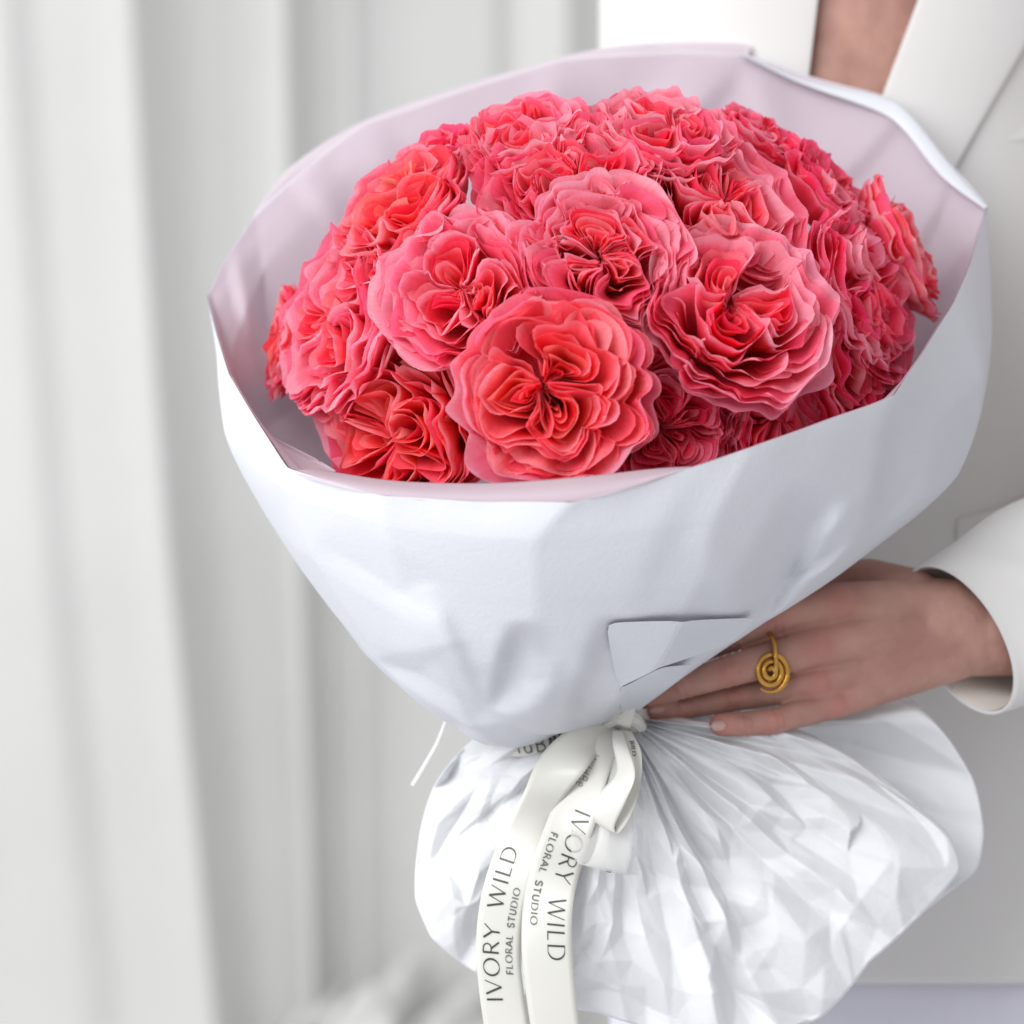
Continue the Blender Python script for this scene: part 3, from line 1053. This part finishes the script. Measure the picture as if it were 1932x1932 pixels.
        ss, rr = np.meshgrid(s, rho)
        X = CN[0] + (R_ * np.cos(ph))[None] * rr
        Y = CN[1] + (R_ * np.sin(ph))[None] * rr
        wig = 2.2 * np.sin(s * 9 + 1) + 1.6 * np.sin(s * 23 + seed)
        tri = np.abs(((s * pleats + wig) % 2) - 1) * 2 - 1
        tri2 = np.abs(((s * pleats * 2.3 + 1.7 * wig) % 2) - 1) * 2 - 1
        pl = tri[None] * np.clip(rr / .25, 0, 1) * (1 - .55 * rr) * pa + tri2[None] * np.exp(-((rr - .12) / .14) ** 2) * pa * .6
        uv = np.stack([ss.ravel(), rr.ravel()], 1)
        f = facets(uv, npts, rng, 4.2).reshape(nr, nphi)
        f2 = facets(uv, npts * 3, rng, 3.6).reshape(nr, nphi)
        d = blur_grid(pl, 1) + (f * fa + f2 * fa * .45) * smooth1(.08, .5, rr)
        Z = zf(ss, rr) + d
        P = np.stack([X, Y, Z], 2)
        # push folds sideways a little as well, so that they overhang
        P[..., 0] += 0.25 * d * smooth1(.1, .4, rr) * (1 - smooth1(.8, 1, rr))
        # rolled edge
        ex = []
        for k in range(1, 6):
            a = k / 5 * 1.9
            E = P[-1].copy()
            rdir = np.stack([np.cos(ph), np.sin(ph)], 1)
            E[:, :2] += rdir * curl * (math.sin(a) * .35 - (1 - math.cos(a)) * .5)
            E[:, 2] -= curl * (1.3 * math.sin(a / 2) + k * .3)
            ex.append(E)
        P = np.concatenate([P, np.array(ex)], 0)
        return grid_obj(name, P, mat, root, inv=inv)
    outline = [(1345, 1340), (1480, 1368), (1600, 1422), (1700, 1498), (1790, 1572), (1812, 1640), (1722, 1738), (1640, 1812), (1590, 1878), (1552, 1915), (1500, 1940), (1300, 1948),
               (1130, 1908), (1010, 1880), (890, 1828), (815, 1768), (785, 1695), (790, 1600), (822, 1480), (925, 1372), (1000, 1352)]
    zf = lambda s, r: 30 + 205 * np.sin(np.clip(r, 0, 1) ** .75 * 2.2) * (0.14 + 0.86 * np.sin(np.clip(s, 0.0, 1) * math.pi) ** .7) - 60 * r * (np.abs(s - .5) * 2) ** 3
    fan('gathered_skirt', outline, 460, 170, zf, 170, 4, 17, 25, 23, M_SKIRT, 26)
    back = [(1350, 1330), (1560, 1300), (1705, 1308), (1792, 1398), (1838, 1475), (1856, 1568), (1845, 1640), (1780, 1690), (1640, 1780), (1500, 1880),
            (1300, 1890), (1100, 1880), (930, 1790), (840, 1700), (850, 1560), (900, 1450)]
    zb = lambda s, r: -40 - 70 * np.sin(np.clip(r, 0, 1) * 2.4) + 30 * r
    fan('rear_skirt', back, 300, 100, zb, 60, 6, 9, 18, 40, M_SKIRT, 10)
    return root


wrapping()

# cord end poking out under the paper
cp = catmull([(1010, 1330, -60), (900, 1330, -20), (852, 1345, 0), (822, 1408, 10), (778, 1482, 14)], 40)
o = grid_obj('cord', tube_px(cp, 3.4, 8), M_STRING, closed=True)
tag(o, 'thin white cord end poking out below the left side of the paper cone', 'cord')


# ------------------------------------------------------------------ ribbon
def arc(cx, cy, rx, ry, a0, a1, n=14):
    t = np.radians(np.linspace(a0, a1, n))
    return [(cx + rx * math.cos(a), cy + ry * math.sin(a)) for a in t]


GLYPH = {  # advance, strokes as (points, weight)
    'I': (.30, [([(.15, 0), (.15, 1)], 1.0)]),
    'V': (.82, [([(.02, 1), (.40, 0)], 1.0), ([(.40, 0), (.78, 1)], .45)]),
    'O': (1.08, [(arc(.54, .5, .46, .5, 0, 360, 32), .72)]),
    'R': (.74, [([(.12, 0), (.12, 1)], 1.0), ([(.12, .98)] + arc(.36, .73, .24, .25, 90, -90) + [(.12, .48)], .6), ([(.34, .48), (.72, 0)], .9)]),
    'Y': (.78, [([(.02, 1), (.38, .48)], 1.0), ([(.76, 1), (.38, .48)], .5), ([(.38, .48), (.38, 0)], .9)]),
    'W': (1.20, [([(.02, 1), (.32, 0)], 1.0), ([(.32, 0), (.60, 1)], .45), ([(.60, 1), (.90, 0)], 1.0), ([(.90, 0), (1.18, 1)], .45)]),
    'L': (.60, [([(.12, 1), (.12, 0)], 1.0), ([(.12, .03), (.56, .03)], .5)]),
    'D': (.96, [([(.12, 0), (.12, 1)], 1.0), ([(.12, .98)] + arc(.40, .5, .46, .48, 90, -90, 22) + [(.12, .02)], .62)]),
    'F': (.60, [([(.12, 0), (.12, 1)], 1.0), ([(.12, .97), (.56, .97)], 1.0), ([(.12, .5), (.5, .5)], 1.0)]),
    'A': (.80, [([(.02, 0), (.40, 1)], 1.0), ([(.40, 1), (.78, 0)], 1.0), ([(.16, .34), (.64, .34)], 1.0)]),
    'S': (.66, [(arc(.34, .74, .25, .25, 20, 270, 16) + arc(.34, .25, .26, .25, 90, -160, 16), 1.0)]),
    'T': (.70, [([(.35, 0), (.35, 1)], 1.0), ([(.03, .97), (.67, .97)], 1.0)]),
    'U': (.80, [([(.12, 1), (.12, .34)] + arc(.40, .32, .28, .31, 180, 360) + [(.68, .34), (.68, 1)], 1.0)]),
    'M': (1.0, [([(.08, 0), (.14, 1)], 1.0), ([(.14, 1), (.5, .05)], 1.0), ([(.5, .05), (.86, 1)], 1.0), ([(.86, 1), (.92, 0)], 1.0)]),
    'B': (.72, [([(.12, 0), (.12, 1)], 1.0), ([(.12, .98)] + arc(.36, .75, .22, .23, 90, -90) + [(.12, .52)], 1.0), ([(.12, .52)] + arc(.38, .27, .26, .25, 90, -90) + [(.12, .02)], 1.0)]),
    'l': (.28, [([(.13, 0), (.13, 1)], 1.0)]),
    'i': (.28, [([(.13, 0), (.13, .68)], 1.0), ([(.13, .85), (.13, .97)], 1.2)]),
    'd': (.66, [([(.54, 0), (.54, 1)], 1.0), (arc(.32, .33, .23, .33, 0, 360, 24), 1.0)]),
    'e': (.64, [([(.08, .34)] + arc(.32, .34, .24, .34, 0, 315, 24), 1.0)]),
    ' ': (.62, []),
}


def text_strokes(txt, h, weight, space=.16):
    """flat outline quads of a line of text: list of (N,2) left/right edges in text units"""
    x = 0
    out = []
    for ch in txt:
        adv, st = GLYPH[ch]
        for pts, w in st:
            p = np.array(pts, float) * h
            p[:, 0] += x
            seg = np.linalg.norm(np.diff(p, axis=0), axis=1)
            cs = np.concatenate([[0], np.cumsum(seg)])
            n = max(len(p), int(cs[-1] / (h * .09)) + 2)
            s_ = np.linspace(0, cs[-1], n)
            q = np.stack([np.interp(s_, cs, p[:, i]) for i in range(2)], 1)
            t = np.gradient(q, axis=0)
            t /= np.maximum(np.linalg.norm(t, axis=1)[:, None], 1e-9)
            nr = np.stack([-t[:, 1], t[:, 0]], 1)
            ww = np.full(n, weight * w / 2)
            if ch in 'OD' and len(pts) > 10:
                ww = weight * (.28 + .72 * np.abs(t[:, 1])) / 2
            out.append((q + nr * ww[:, None], q - nr * ww[:, None]))
        x += (adv + space) * h
    return out, x


class Ribbon:
    """strip along a plan-space path; across vectors give width and twist"""
    def __init__(self, path, across, n=90):
        self.c = catmull(path, n)
        self.a = catmull(across, n)
        d = np.linalg.norm(np.diff(self.c, axis=0), axis=1)
        self.s = np.concatenate([[0], np.cumsum(d)])
        self.len = self.s[-1]
    def grid(self, m=9, bow=2.0):
        u = np.linspace(-1, 1, m)
        n = self.normals()
        P = self.c[:, None] + self.a[:, None] * u[None, :, None]
        return P + n[:, None] * (bow * (1 - u ** 2))[None, :, None]
    def normals(self):
        t = np.gradient(self.c, axis=0)
        n = np.cross(t, self.a)
        n /= np.maximum(np.linalg.norm(n, axis=1)[:, None], 1e-9)
        sgn = np.where(n[:, 2:3] < 0, -1, 1)
        return n * sgn
    def at(self, s, u, off, bow=2.0):
        f = lambda A: np.stack([np.interp(s, self.s, A[:, i]) for i in range(3)], 1)
        return f(self.c) + f(self.a) * u[:, None] + f(self.normals()) * (off + bow * (1 - u ** 2))[:, None]


def ribbons():
    base = W([(1175, 1352, 60)])[0]
    root = thing('ribbon', 'ivory satin ribbon tied round the bouquet neck, tails printed with dark lettering', 'ribbon', mat4=Matrix.Translation(base))
    inv = root.matrix_world.inverted()

    def strip(name, rb, mat):
        return grid_obj(name, rb.grid(), mat, root, inv=inv, thick=0.00014)

    def print_on(parent, rb, txt, s0, u0, h, sdir, udir, weight, mat, fit=None, name='lettering'):
        """text runs along the strip from s0 in direction sdir; letters rise across in direction udir"""
        st, ln = text_strokes(txt, h, weight)
        k = fit / ln if fit else 1.0
        V, Q = [], []
        for a, b in st:
            o = len(V)
            for q in (a, b):
                s = s0 + sdir * q[:, 0] * k
                hw = np.interp(s, rb.s, np.linalg.norm(rb.a, axis=1))
                u = u0 + udir * q[:, 1] / hw
                V.extend(rb.at(s, u, 1.6))
            n = len(a)
            Q += [(o + i, o + i + 1, o + n + i + 1, o + n + i) for i in range(n - 1)]
        v = W(np.array(V))
        v = np.c_[v, np.ones(len(v))] @ np.array(inv).T[:, :3]
        link(name, raw_mesh(name, v, np.array(Q), smooth=False), mat, parent)

    # left tail, lettering reads upwards
    t1 = Ribbon([(1150, 1372, 150), (1108, 1392, 205), (1062, 1440, 250), (1018, 1515, 268), (976, 1610, 288), (950, 1700, 300), (940, 1790, 300), (946, 1870, 292), (958, 1960, 280), (960, 2020, 270)],
                [(8, 22, 0), (27, 22, -10), (42, 14, 14), (34, 10, -16), (38, 14, 12), (42, 10, 0), (42, 4, 0), (42, 0, 0), (42, 0, 4), (42, 0, 4)])
    o1 = strip('left_tail', t1, M_RIBBON) if False else strip('ribbon_tail', t1, M_RIBBON)
    def s_at(rb, y):
        return float(np.interp(y, rb.c[:, 1], rb.s))
    print_on(o1, t1, 'IVORY WILD', s_at(t1, 1890), 0.02, 30, -1, -1, 3.4, M_INK, fit=s_at(t1, 1890) - s_at(t1, 1598))
    print_on(o1, t1, 'FLORAL STUDIO', s_at(t1, 1838), .62, 12.5, -1, -1, 2.2, M_INK2, fit=s_at(t1, 1838) - s_at(t1, 1668))
    # right tail, lettering reads downwards
    t2 = Ribbon([(1160, 1375, 140), (1140, 1400, 190), (1112, 1450, 235), (1085, 1530, 268), (1055, 1620, 296), (1035, 1700, 312), (1032, 1790, 316), (1040, 1880, 308), (1050, 1960, 296), (1054, 2030, 290)],
                [(14, 10, 0), (27, 18, 6), (34, 18, 30), (40, 16, 20), (43, 16, -8), (46, 8, 10), (48, 2, 0), (47, 0, 0), (46, 0, 0), (46, 0, 0)])
    o2 = strip('ribbon_tail', t2, M_RIBBON)
    print_on(o2, t2, 'IVORY WILD', s_at(t2, 1525), .02, 33, 1, 1, 3.4, M_INK, fit=s_at(t2, 1818) - s_at(t2, 1525))
    print_on(o2, t2, 'FLORAL STUDIO', s_at(t2, 1580), -.66, 13, 1, 1, 2.4, M_INK2, fit=s_at(t2, 1750) - s_at(t2, 1580))
    print_on(o2, t2, 'WildBe', s_at(t2, 1425), -.3, 22, 1, 1, 1.6, M_INK2, fit=80)
    # short piece crossing to the left, partly under the cone
    t3 = Ribbon([(1120, 1372, 110), (1060, 1388, 140), (1000, 1398, 140), (955, 1402, 120)], [(6, 26, 6), (8, 30, 8), (6, 30, 8), (2, 26, 0)], 40)
    o3 = strip('ribbon_end', t3, M_RIBBON)
    print_on(o3, t3, 'ldBe', 142, .72, 26, -1, -1, 3.2, M_INK2, name='lettering') if False else None
    print_on(o3, t3, 'M', 96, .5, 34, -1, -1, 6, M_INK)
    print_on(o3, t3, 'eBdl'[::-1], 158, .75, 28, -1, -1, 3.2, M_INK2) 
    # loops of the bow
    l1 = Ribbon([(1172, 1380, 150), (1150, 1440, 215), (1125, 1520, 262), (1112, 1590, 290), (1122, 1632, 318), (1145, 1636, 338), (1160, 1590, 345), (1168, 1510, 325), (1180, 1430, 255), (1182, 1382, 170)],
                [(14, 4, 0), (26, 8, 10), (34, 6, 4), (36, 4, -4), (36, 8, -10), (36, 8, -6), (33, 6, 0), (28, 4, 8), (20, 2, 10), (12, 0, 0)])
    o4 = strip('ribbon_loop', l1, M_RIBBON_CLEAR)
    print_on(o4, l1, 'A', float(l1.s[46]), .2, 14, -1, 1, 2.4, M_INK2)
    l2 = Ribbon([(1180, 1378, 170), (1200, 1420, 270), (1196, 1480, 330), (1172, 1530, 352), (1148, 1562, 356), (1140, 1548, 372), (1156, 1505, 380), (1180, 1460, 366), (1172, 1410, 300), (1165, 1380, 200)],
                [(12, 2, 0), (10, 0, 22), (12, 2, 26), (18, 8, 20), (19, 10, 14), (20, 10, 6), (24, 8, 14), (18, 4, 24), (16, 6, 20), (10, 0, 0)])
    o5 = strip('ribbon_loop', l2, M_RIBBON)
    print_on(o5, l2, 'U', float(l2.s[42]), -.1, 16, -1, 1, 3.4, M_INK)
    print_on(o5, l2, 'WILD', float(l2.s[6]), -.5, 17, 1, 1, 3.4, M_INK)
    # knot
    rng = np.random.default_rng(2)
    kp = catmull([(1120, 1378, 110), (1145, 1358, 155), (1172, 1350, 168), (1195, 1356, 150), (1210, 1372, 110)], 40)
    fo = Fourier(rng, 2, 8, .5, 1.5)
    T = tube_px(kp, np.interp(np.linspace(0, 1, 40), [0, .3, .6, 1], [13, 17, 16, 10]), 36)
    a = np.linspace(0, 6.283, 36, endpoint=False)
    T += ((np.abs(np.sin(a * 4 + .6 * np.sin(a))) * 7)[None, :, None] * np.array([0, 0, 1.]))
    grid_obj('knot', T, M_RIBBON, root, closed=True, inv=inv)
    kk = Ribbon([(1158, 1340, 178), (1176, 1346, 190), (1194, 1354, 180)], [(-6, 20, 2), (-6, 22, 0), (-6, 20, -2)], 20)
    o6 = strip('knot_band', kk, M_RIBBON)
    print_on(o6, kk, 'M', 8, -.6, 13, 1, 1, 3, M_INK)
    # binding round the neck
    b = np.linspace(0, 2 * math.pi, 60, endpoint=False)
    B = np.stack([np.stack([1174 + 78 * np.cos(b), 1346 + dy + 6 * np.sin(b), 5 + 72 * np.sin(b)], 1) for dy in np.linspace(-14, 30, 10)], 0)
    grid_obj('neck_binding', B, M_RIBBON, root, closed=True, inv=inv)


ribbons()

# ------------------------------------------------------------------ roses
PU, PV = 27, 10
PQ = grid_topo(PV, PU)
PVV, PUU = np.meshgrid(np.linspace(0, 1, PV), np.linspace(-1, 1, PU), indexing='ij')


def rose(spec):
    x, y, Rpx, dz, kind, seed, label = spec[:7]
    opt = spec[7] if len(spec) > 7 else {}
    rng = np.random.default_rng(seed)
    # heads sit on a dome
    cx, cy, Rd = 1130.0, 720.0, 620.0
    dx, dy = x - cx, y - cy
    q = dx * dx + dy * dy
    z = math.sqrt(max(Rd * Rd - q, (0.18 * Rd) ** 2))
    n = np.array([dx, dy, z]) / math.sqrt(q + z * z)
    n = n + np.array(opt.get('n', (0, 0, 0)))
    zc = z + dz
    pos = W([(x, y, zc)])[0]
    R = Rpx * opt.get('k', .95) * S * (D0 - zc * S) / D0
    zax = dirw(n)
    ref = Vector((0, 0, 1)) if abs(zax.z) < .95 else Vector((1, 0, 0))
    xax = ref.cross(zax).normalized()
    yax = zax.cross(xax)
    roll = Matrix.Rotation(rng.uniform(0, 6.283), 4, 'Z')
    M4 = Matrix((xax, yax, zax)).transposed().to_4x4()
    M4.translation = Vector(pos)
    root = thing('rose', label, 'rose', 'coral pink garden roses in the bouquet', M4 @ roll)

    warp = Fourier(rng, 2, 10, .36, .9, 2)
    hfield = Fourier(rng, 2, 8, .25, .7)
    ecc = np.array([rng.uniform(-.12, .12), rng.uniform(-.12, .12)])
    u = np.linspace(-1, 1, PU)
    v = np.linspace(0, 1, PV)
    cup = opt.get('cup', rng.uniform(.08, .20))

    def dome(r):
        return cup * (1 - r ** 2) - .17 * np.exp(-(r / .17) ** 2)

    def build(E, ztop, rootp, s0, zb, pw, pz, flare, ruff, mat, wk=1.0, droop=0.0):
        # ruffled edge
        T = np.gradient(E, axis=0)
        T /= np.maximum(np.linalg.norm(T, axis=1)[:, None], 1e-6)
        Nn = np.stack([T[:, 1], -T[:, 0]], 1)
        out = E - rootp
        sg = np.sign((Nn * out).sum(1))
        Nn *= np.where(sg == 0, 1, sg)[:, None]
        k1, k2, k3 = rng.uniform(1.6, 3.0), rng.uniform(3.4, 5.4), rng.uniform(7, 10)
        k4 = rng.uniform(14, 20)
        p1, p2, p3, p4 = rng.uniform(0, 6.283, 4)
        ruff = ruff * rng.uniform(.6, 1.9)
        wave = ruff * (.55 * np.sin(k1 * u + p1) + .55 * np.sin(k2 * u + p2) + .20 * np.sin(k3 * u + p3) + .12 * np.sin(k4 * u + p4))
        zt = ztop + ruff * (.5 * np.sin(k2 * u + p4) + .35 * np.sin(k3 * u + p1))
        f = s0 + (1 - s0) * v ** pw
        vv = v[:, None]
        lip = smooth1(.62, 1.0, v)[:, None]
        plan = rootp + (E - rootp)[None] * f[:, None, None]
        plan = plan + Nn[None] * (wave[None, :, None] * (v ** 1.6)[:, None, None] + flare * lip[..., None] ** 1.5)
        zz = zb + (zt[None] - zb) * (v ** pz)[:, None] - droop * lip ** 2
        w = warp(plan.reshape(-1, 2)).reshape(PV, PU, 2)
        plan = plan + w * (.085 * wk) * (v ** 1.3)[:, None, None]
        zz = zz + .06 * wk * hfield(plan.reshape(-1, 2)).reshape(PV, PU) * vv
        P = np.concatenate([plan, zz[..., None]], 2) * R
        me = raw_mesh('petal', P.reshape(-1, 3), PQ, {'petal_v': PVV.ravel(), 'petal_u': PUU.ravel() + rng.uniform(0, 9)})
        me.materials.append(mat)
        o = bpy.data.objects.new('petal', me)
        COL.objects.link(o)
        o.parent = root
        return o

    main = M_PETAL[kind]
    heart = M_PETAL[kind + '_heart']
    # quartered heart: nests of folded petals opening to the middle
    Q = int(rng.integers(3, 6))
    RI = .80
    a = np.abs(u)
    for k in range(Q):
        fk = 2 * math.pi * k / Q + rng.uniform(-.22, .22)
        wq = math.pi / Q * rng.uniform(.95, 1.15)
        nl = int(rng.integers(8, 12))
        sw = rng.uniform(-.5, .5)
        for j in range(nl):
            s = (j + .5) / nl
            rs = RI * (.20 + .80 * s) * rng.uniform(.90, 1.10)
            ws = wq * (.10 + .90 * s) * rng.uniform(.75, 1.18)
            fj = fk + rng.normal() * .10
            r = rs * (.10 + .90 * (1 - a ** 2.3) ** .85)
            phi = fj + ws * np.sign(u) * np.sin(math.pi / 2 * np.minimum(1, a * 1.35)) + sw * (1 - r / RI)
            E = ecc + np.stack([r * np.cos(phi), r * np.sin(phi)], 1)
            rr = np.linalg.norm(E - ecc, axis=1)
            rootp = ecc + .16 * rs / RI * np.array([math.cos(fk + sw * .8), math.sin(fk + sw * .8)])
            build(E, dome(rr) + rng.uniform(-.10, .05) - .03 * (1 - s), rootp, .34, -.62, .85, 1.0, .012, .024, heart if s < .72 else main)
    # rings of ruffled petals
    nr = 5
    for i in range(nr):
        s = i / (nr - 1)
        rr = .76 + .23 * s
        m = int(rng.integers(6, 9))
        f0 = rng.uniform(0, 6.283)
        c = ecc * (1 - s)
        for k in range(m):
            fk = f0 + 2 * math.pi * k / m + rng.uniform(-.12, .12)
            hw = math.pi / m * rng.uniform(1.15, 1.5)
            r = rr * rng.uniform(.94, 1.06) * (1 - .13 * a ** 2.6) + .012 * (1 - a)
            phi = fk + hw * u
            E = c + np.stack([r * np.cos(phi), r * np.sin(phi)], 1)
            zt = dome(np.linalg.norm(E, axis=1)) + rng.uniform(-.08, .03) - .05 * s - .10 * a ** 3
            build(E, zt, c * .5, .26, -.66, .62, 1.25, .02 + .04 * s, .026 + .012 * s, main)
    # guard petals
    gm = M_PETAL[opt.get('guard', 'pink' if kind != 'rose' else 'rose')]
    for lay in range(2):
        m = 6 + lay
        f0 = rng.uniform(0, 6.283)
        for k in range(m):
            fk = f0 + 2 * math.pi * k / m + rng.uniform(-.1, .1)
            hw = math.pi / m * rng.uniform(1.2, 1.5)
            r = (1.0 + .06 * lay) * rng.uniform(.96, 1.05) * (1 - .10 * a ** 3)
            E = np.stack([r * np.cos(fk + hw * u), r * np.sin(fk + hw * u)], 1)
            zt = (.03 if lay == 0 else -.10) + rng.uniform(-.04, .04) - .10 * a ** 3
            build(E, zt, np.zeros(2), .2, -.72, .5, 1.5, .05, .024, gm, .7, .03 + .03 * lay)
    if 'flap' in opt:      # one broad loose petal
        fd, fr, fz, fh = opt['flap']
        bpy.context.view_layer.update(); loc = (root.matrix_world.to_3x3().inverted() @ dirw(fd))
        fk = math.atan2(loc.y, loc.x)
        r = fr * (1 - .16 * a ** 2.4)
        E = np.stack([r * np.cos(fk + fh * u), r * np.sin(fk + fh * u)], 1)
        build(E, fz - .05 * a ** 3, np.zeros(2), .2, -.7, .5, 1.4, .03, .016, M_PETAL[opt.get('guard', 'pink')], .4, .02)
    # heart, calyx and stem
    t = np.linspace(0, 1, 9); aa = np.linspace(0, 2 * math.pi, 16, endpoint=False)
    cpt = np.array([ecc[0] * R, ecc[1] * R, -.30 * R])
    rad = .055 * R * np.sqrt(np.clip(1 - t ** 2, 0.004, 1))
    H = np.stack([np.stack([cpt[0] + r_ * np.cos(aa) * (1 + .3 * np.sin(aa * 7)), cpt[1] + r_ * np.sin(aa) * (1 + .3 * np.sin(aa * 7)), np.full_like(aa, cpt[2] + tt_ * .16 * R)], 1) for r_, tt_ in zip(rad, t)], 0)
    grid_obj('stamens', H, M_PIT, root, closed=True, space='local')
    prof = [(.02, -.98), (.10, -.95), (.13, -.88), (.18, -.78), (.30, -.70), (.40, -.62)]
    Cx = np.stack([np.stack([r_ * R * np.cos(aa), r_ * R * np.sin(aa), np.full_like(aa, z_ * R)], 1) for r_, z_ in prof], 0)
    grid_obj('calyx', Cx, M_STEM, root, closed=True, space='local')
    inv = root.matrix_world.inverted()
    p0 = np.array(root.matrix_world @ Vector((0, 0, -.96 * R)))
    d0 = np.array(zax)
    p3 = W([(1175 + rng.uniform(-28, 28), 1350, rng.uniform(-20, 30))])[0]
    p1 = p0 - d0 * .05; p2 = p3 + (p0 - p3) * .35
    tt = np.linspace(0, 1, 14)[:, None]
    path = (1 - tt) ** 3 * p0 + 3 * (1 - tt) ** 2 * tt * p1 + 3 * (1 - tt) * tt ** 2 * p2 + tt ** 3 * p3
    grid_obj('stem', tube_px(path, .0024, 8), M_STEM, root, closed=True, space='world', inv=inv)
    return root


ROSES = [
    # x, y, radius, depth shift, colour, seed, label, options
    (1404, 582, 190, -30, 'pink', 101, 'large round rose with pale rim, right of centre, facing straight out', {'k': .97, 'guard': 'pale', 'n': (-.12, -.30, .1)}),
    (1046, 738, 190, -25, 'coral', 102, 'vivid coral rose lowest at the front, wide open with a dark eye', {'k': .92, 'n': (.05, -.08, 0)}),
    (868, 545, 160, -50, 'pink', 103, 'cupped rose left of centre with one broad pale outer petal on its left', {'k': .94, 'flap': ((-1, -.1, 0), 1.26, -.02, .62), 'guard': 'pale', 'n': (.05, 0, .1)}),
    (1142, 470, 148, -60, 'pink', 104, 'rose in the very middle of the bouquet with a faded pale upper rim', {'k': 1.0, 'n': (0, .12, .25), 'guard': 'pale'}),
    (1376, 378, 172, -80, 'pink', 105, 'rose right above the large round pale rimmed rose'),
    (1070, 332, 172, -70, 'pink', 106, 'wide rose directly above the middle one, coral deep inside'),
    (738, 400, 158, -50, 'coral', 107, 'light coral rose at upper left beside the frosted paper'),
    (622, 604, 180, -55, 'pink', 108, 'large rose at the far left turned towards the curtain'),
    (742, 808, 194, -110, 'coral', 209, 'orange coral rose at lower left, its petals touching the front paper edge'),
    (1262, 238, 138, -50, 'pink', 110, 'topmost rose at the back with a broad smooth front petal', {'flap': ((.5, 1, .3), .80, .24, .42)}),
    (990, 248, 130, -70, 'pink', 111, 'rose at the back left of the topmost one, seen almost edge on'),
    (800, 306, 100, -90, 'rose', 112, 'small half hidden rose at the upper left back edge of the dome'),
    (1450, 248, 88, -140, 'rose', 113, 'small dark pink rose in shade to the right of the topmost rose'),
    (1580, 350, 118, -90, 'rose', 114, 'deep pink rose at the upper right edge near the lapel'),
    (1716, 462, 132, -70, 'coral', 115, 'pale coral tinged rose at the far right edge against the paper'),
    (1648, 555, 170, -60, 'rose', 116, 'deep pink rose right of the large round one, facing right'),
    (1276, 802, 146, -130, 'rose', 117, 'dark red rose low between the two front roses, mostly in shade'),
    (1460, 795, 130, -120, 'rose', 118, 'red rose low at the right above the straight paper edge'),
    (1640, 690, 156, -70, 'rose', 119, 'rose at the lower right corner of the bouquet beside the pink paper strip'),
    (522, 640, 106, -70, 'coral', 120, 'small coral rose peeping out behind the far left rose'),
]
for sp in ROSES:
    rose(sp)
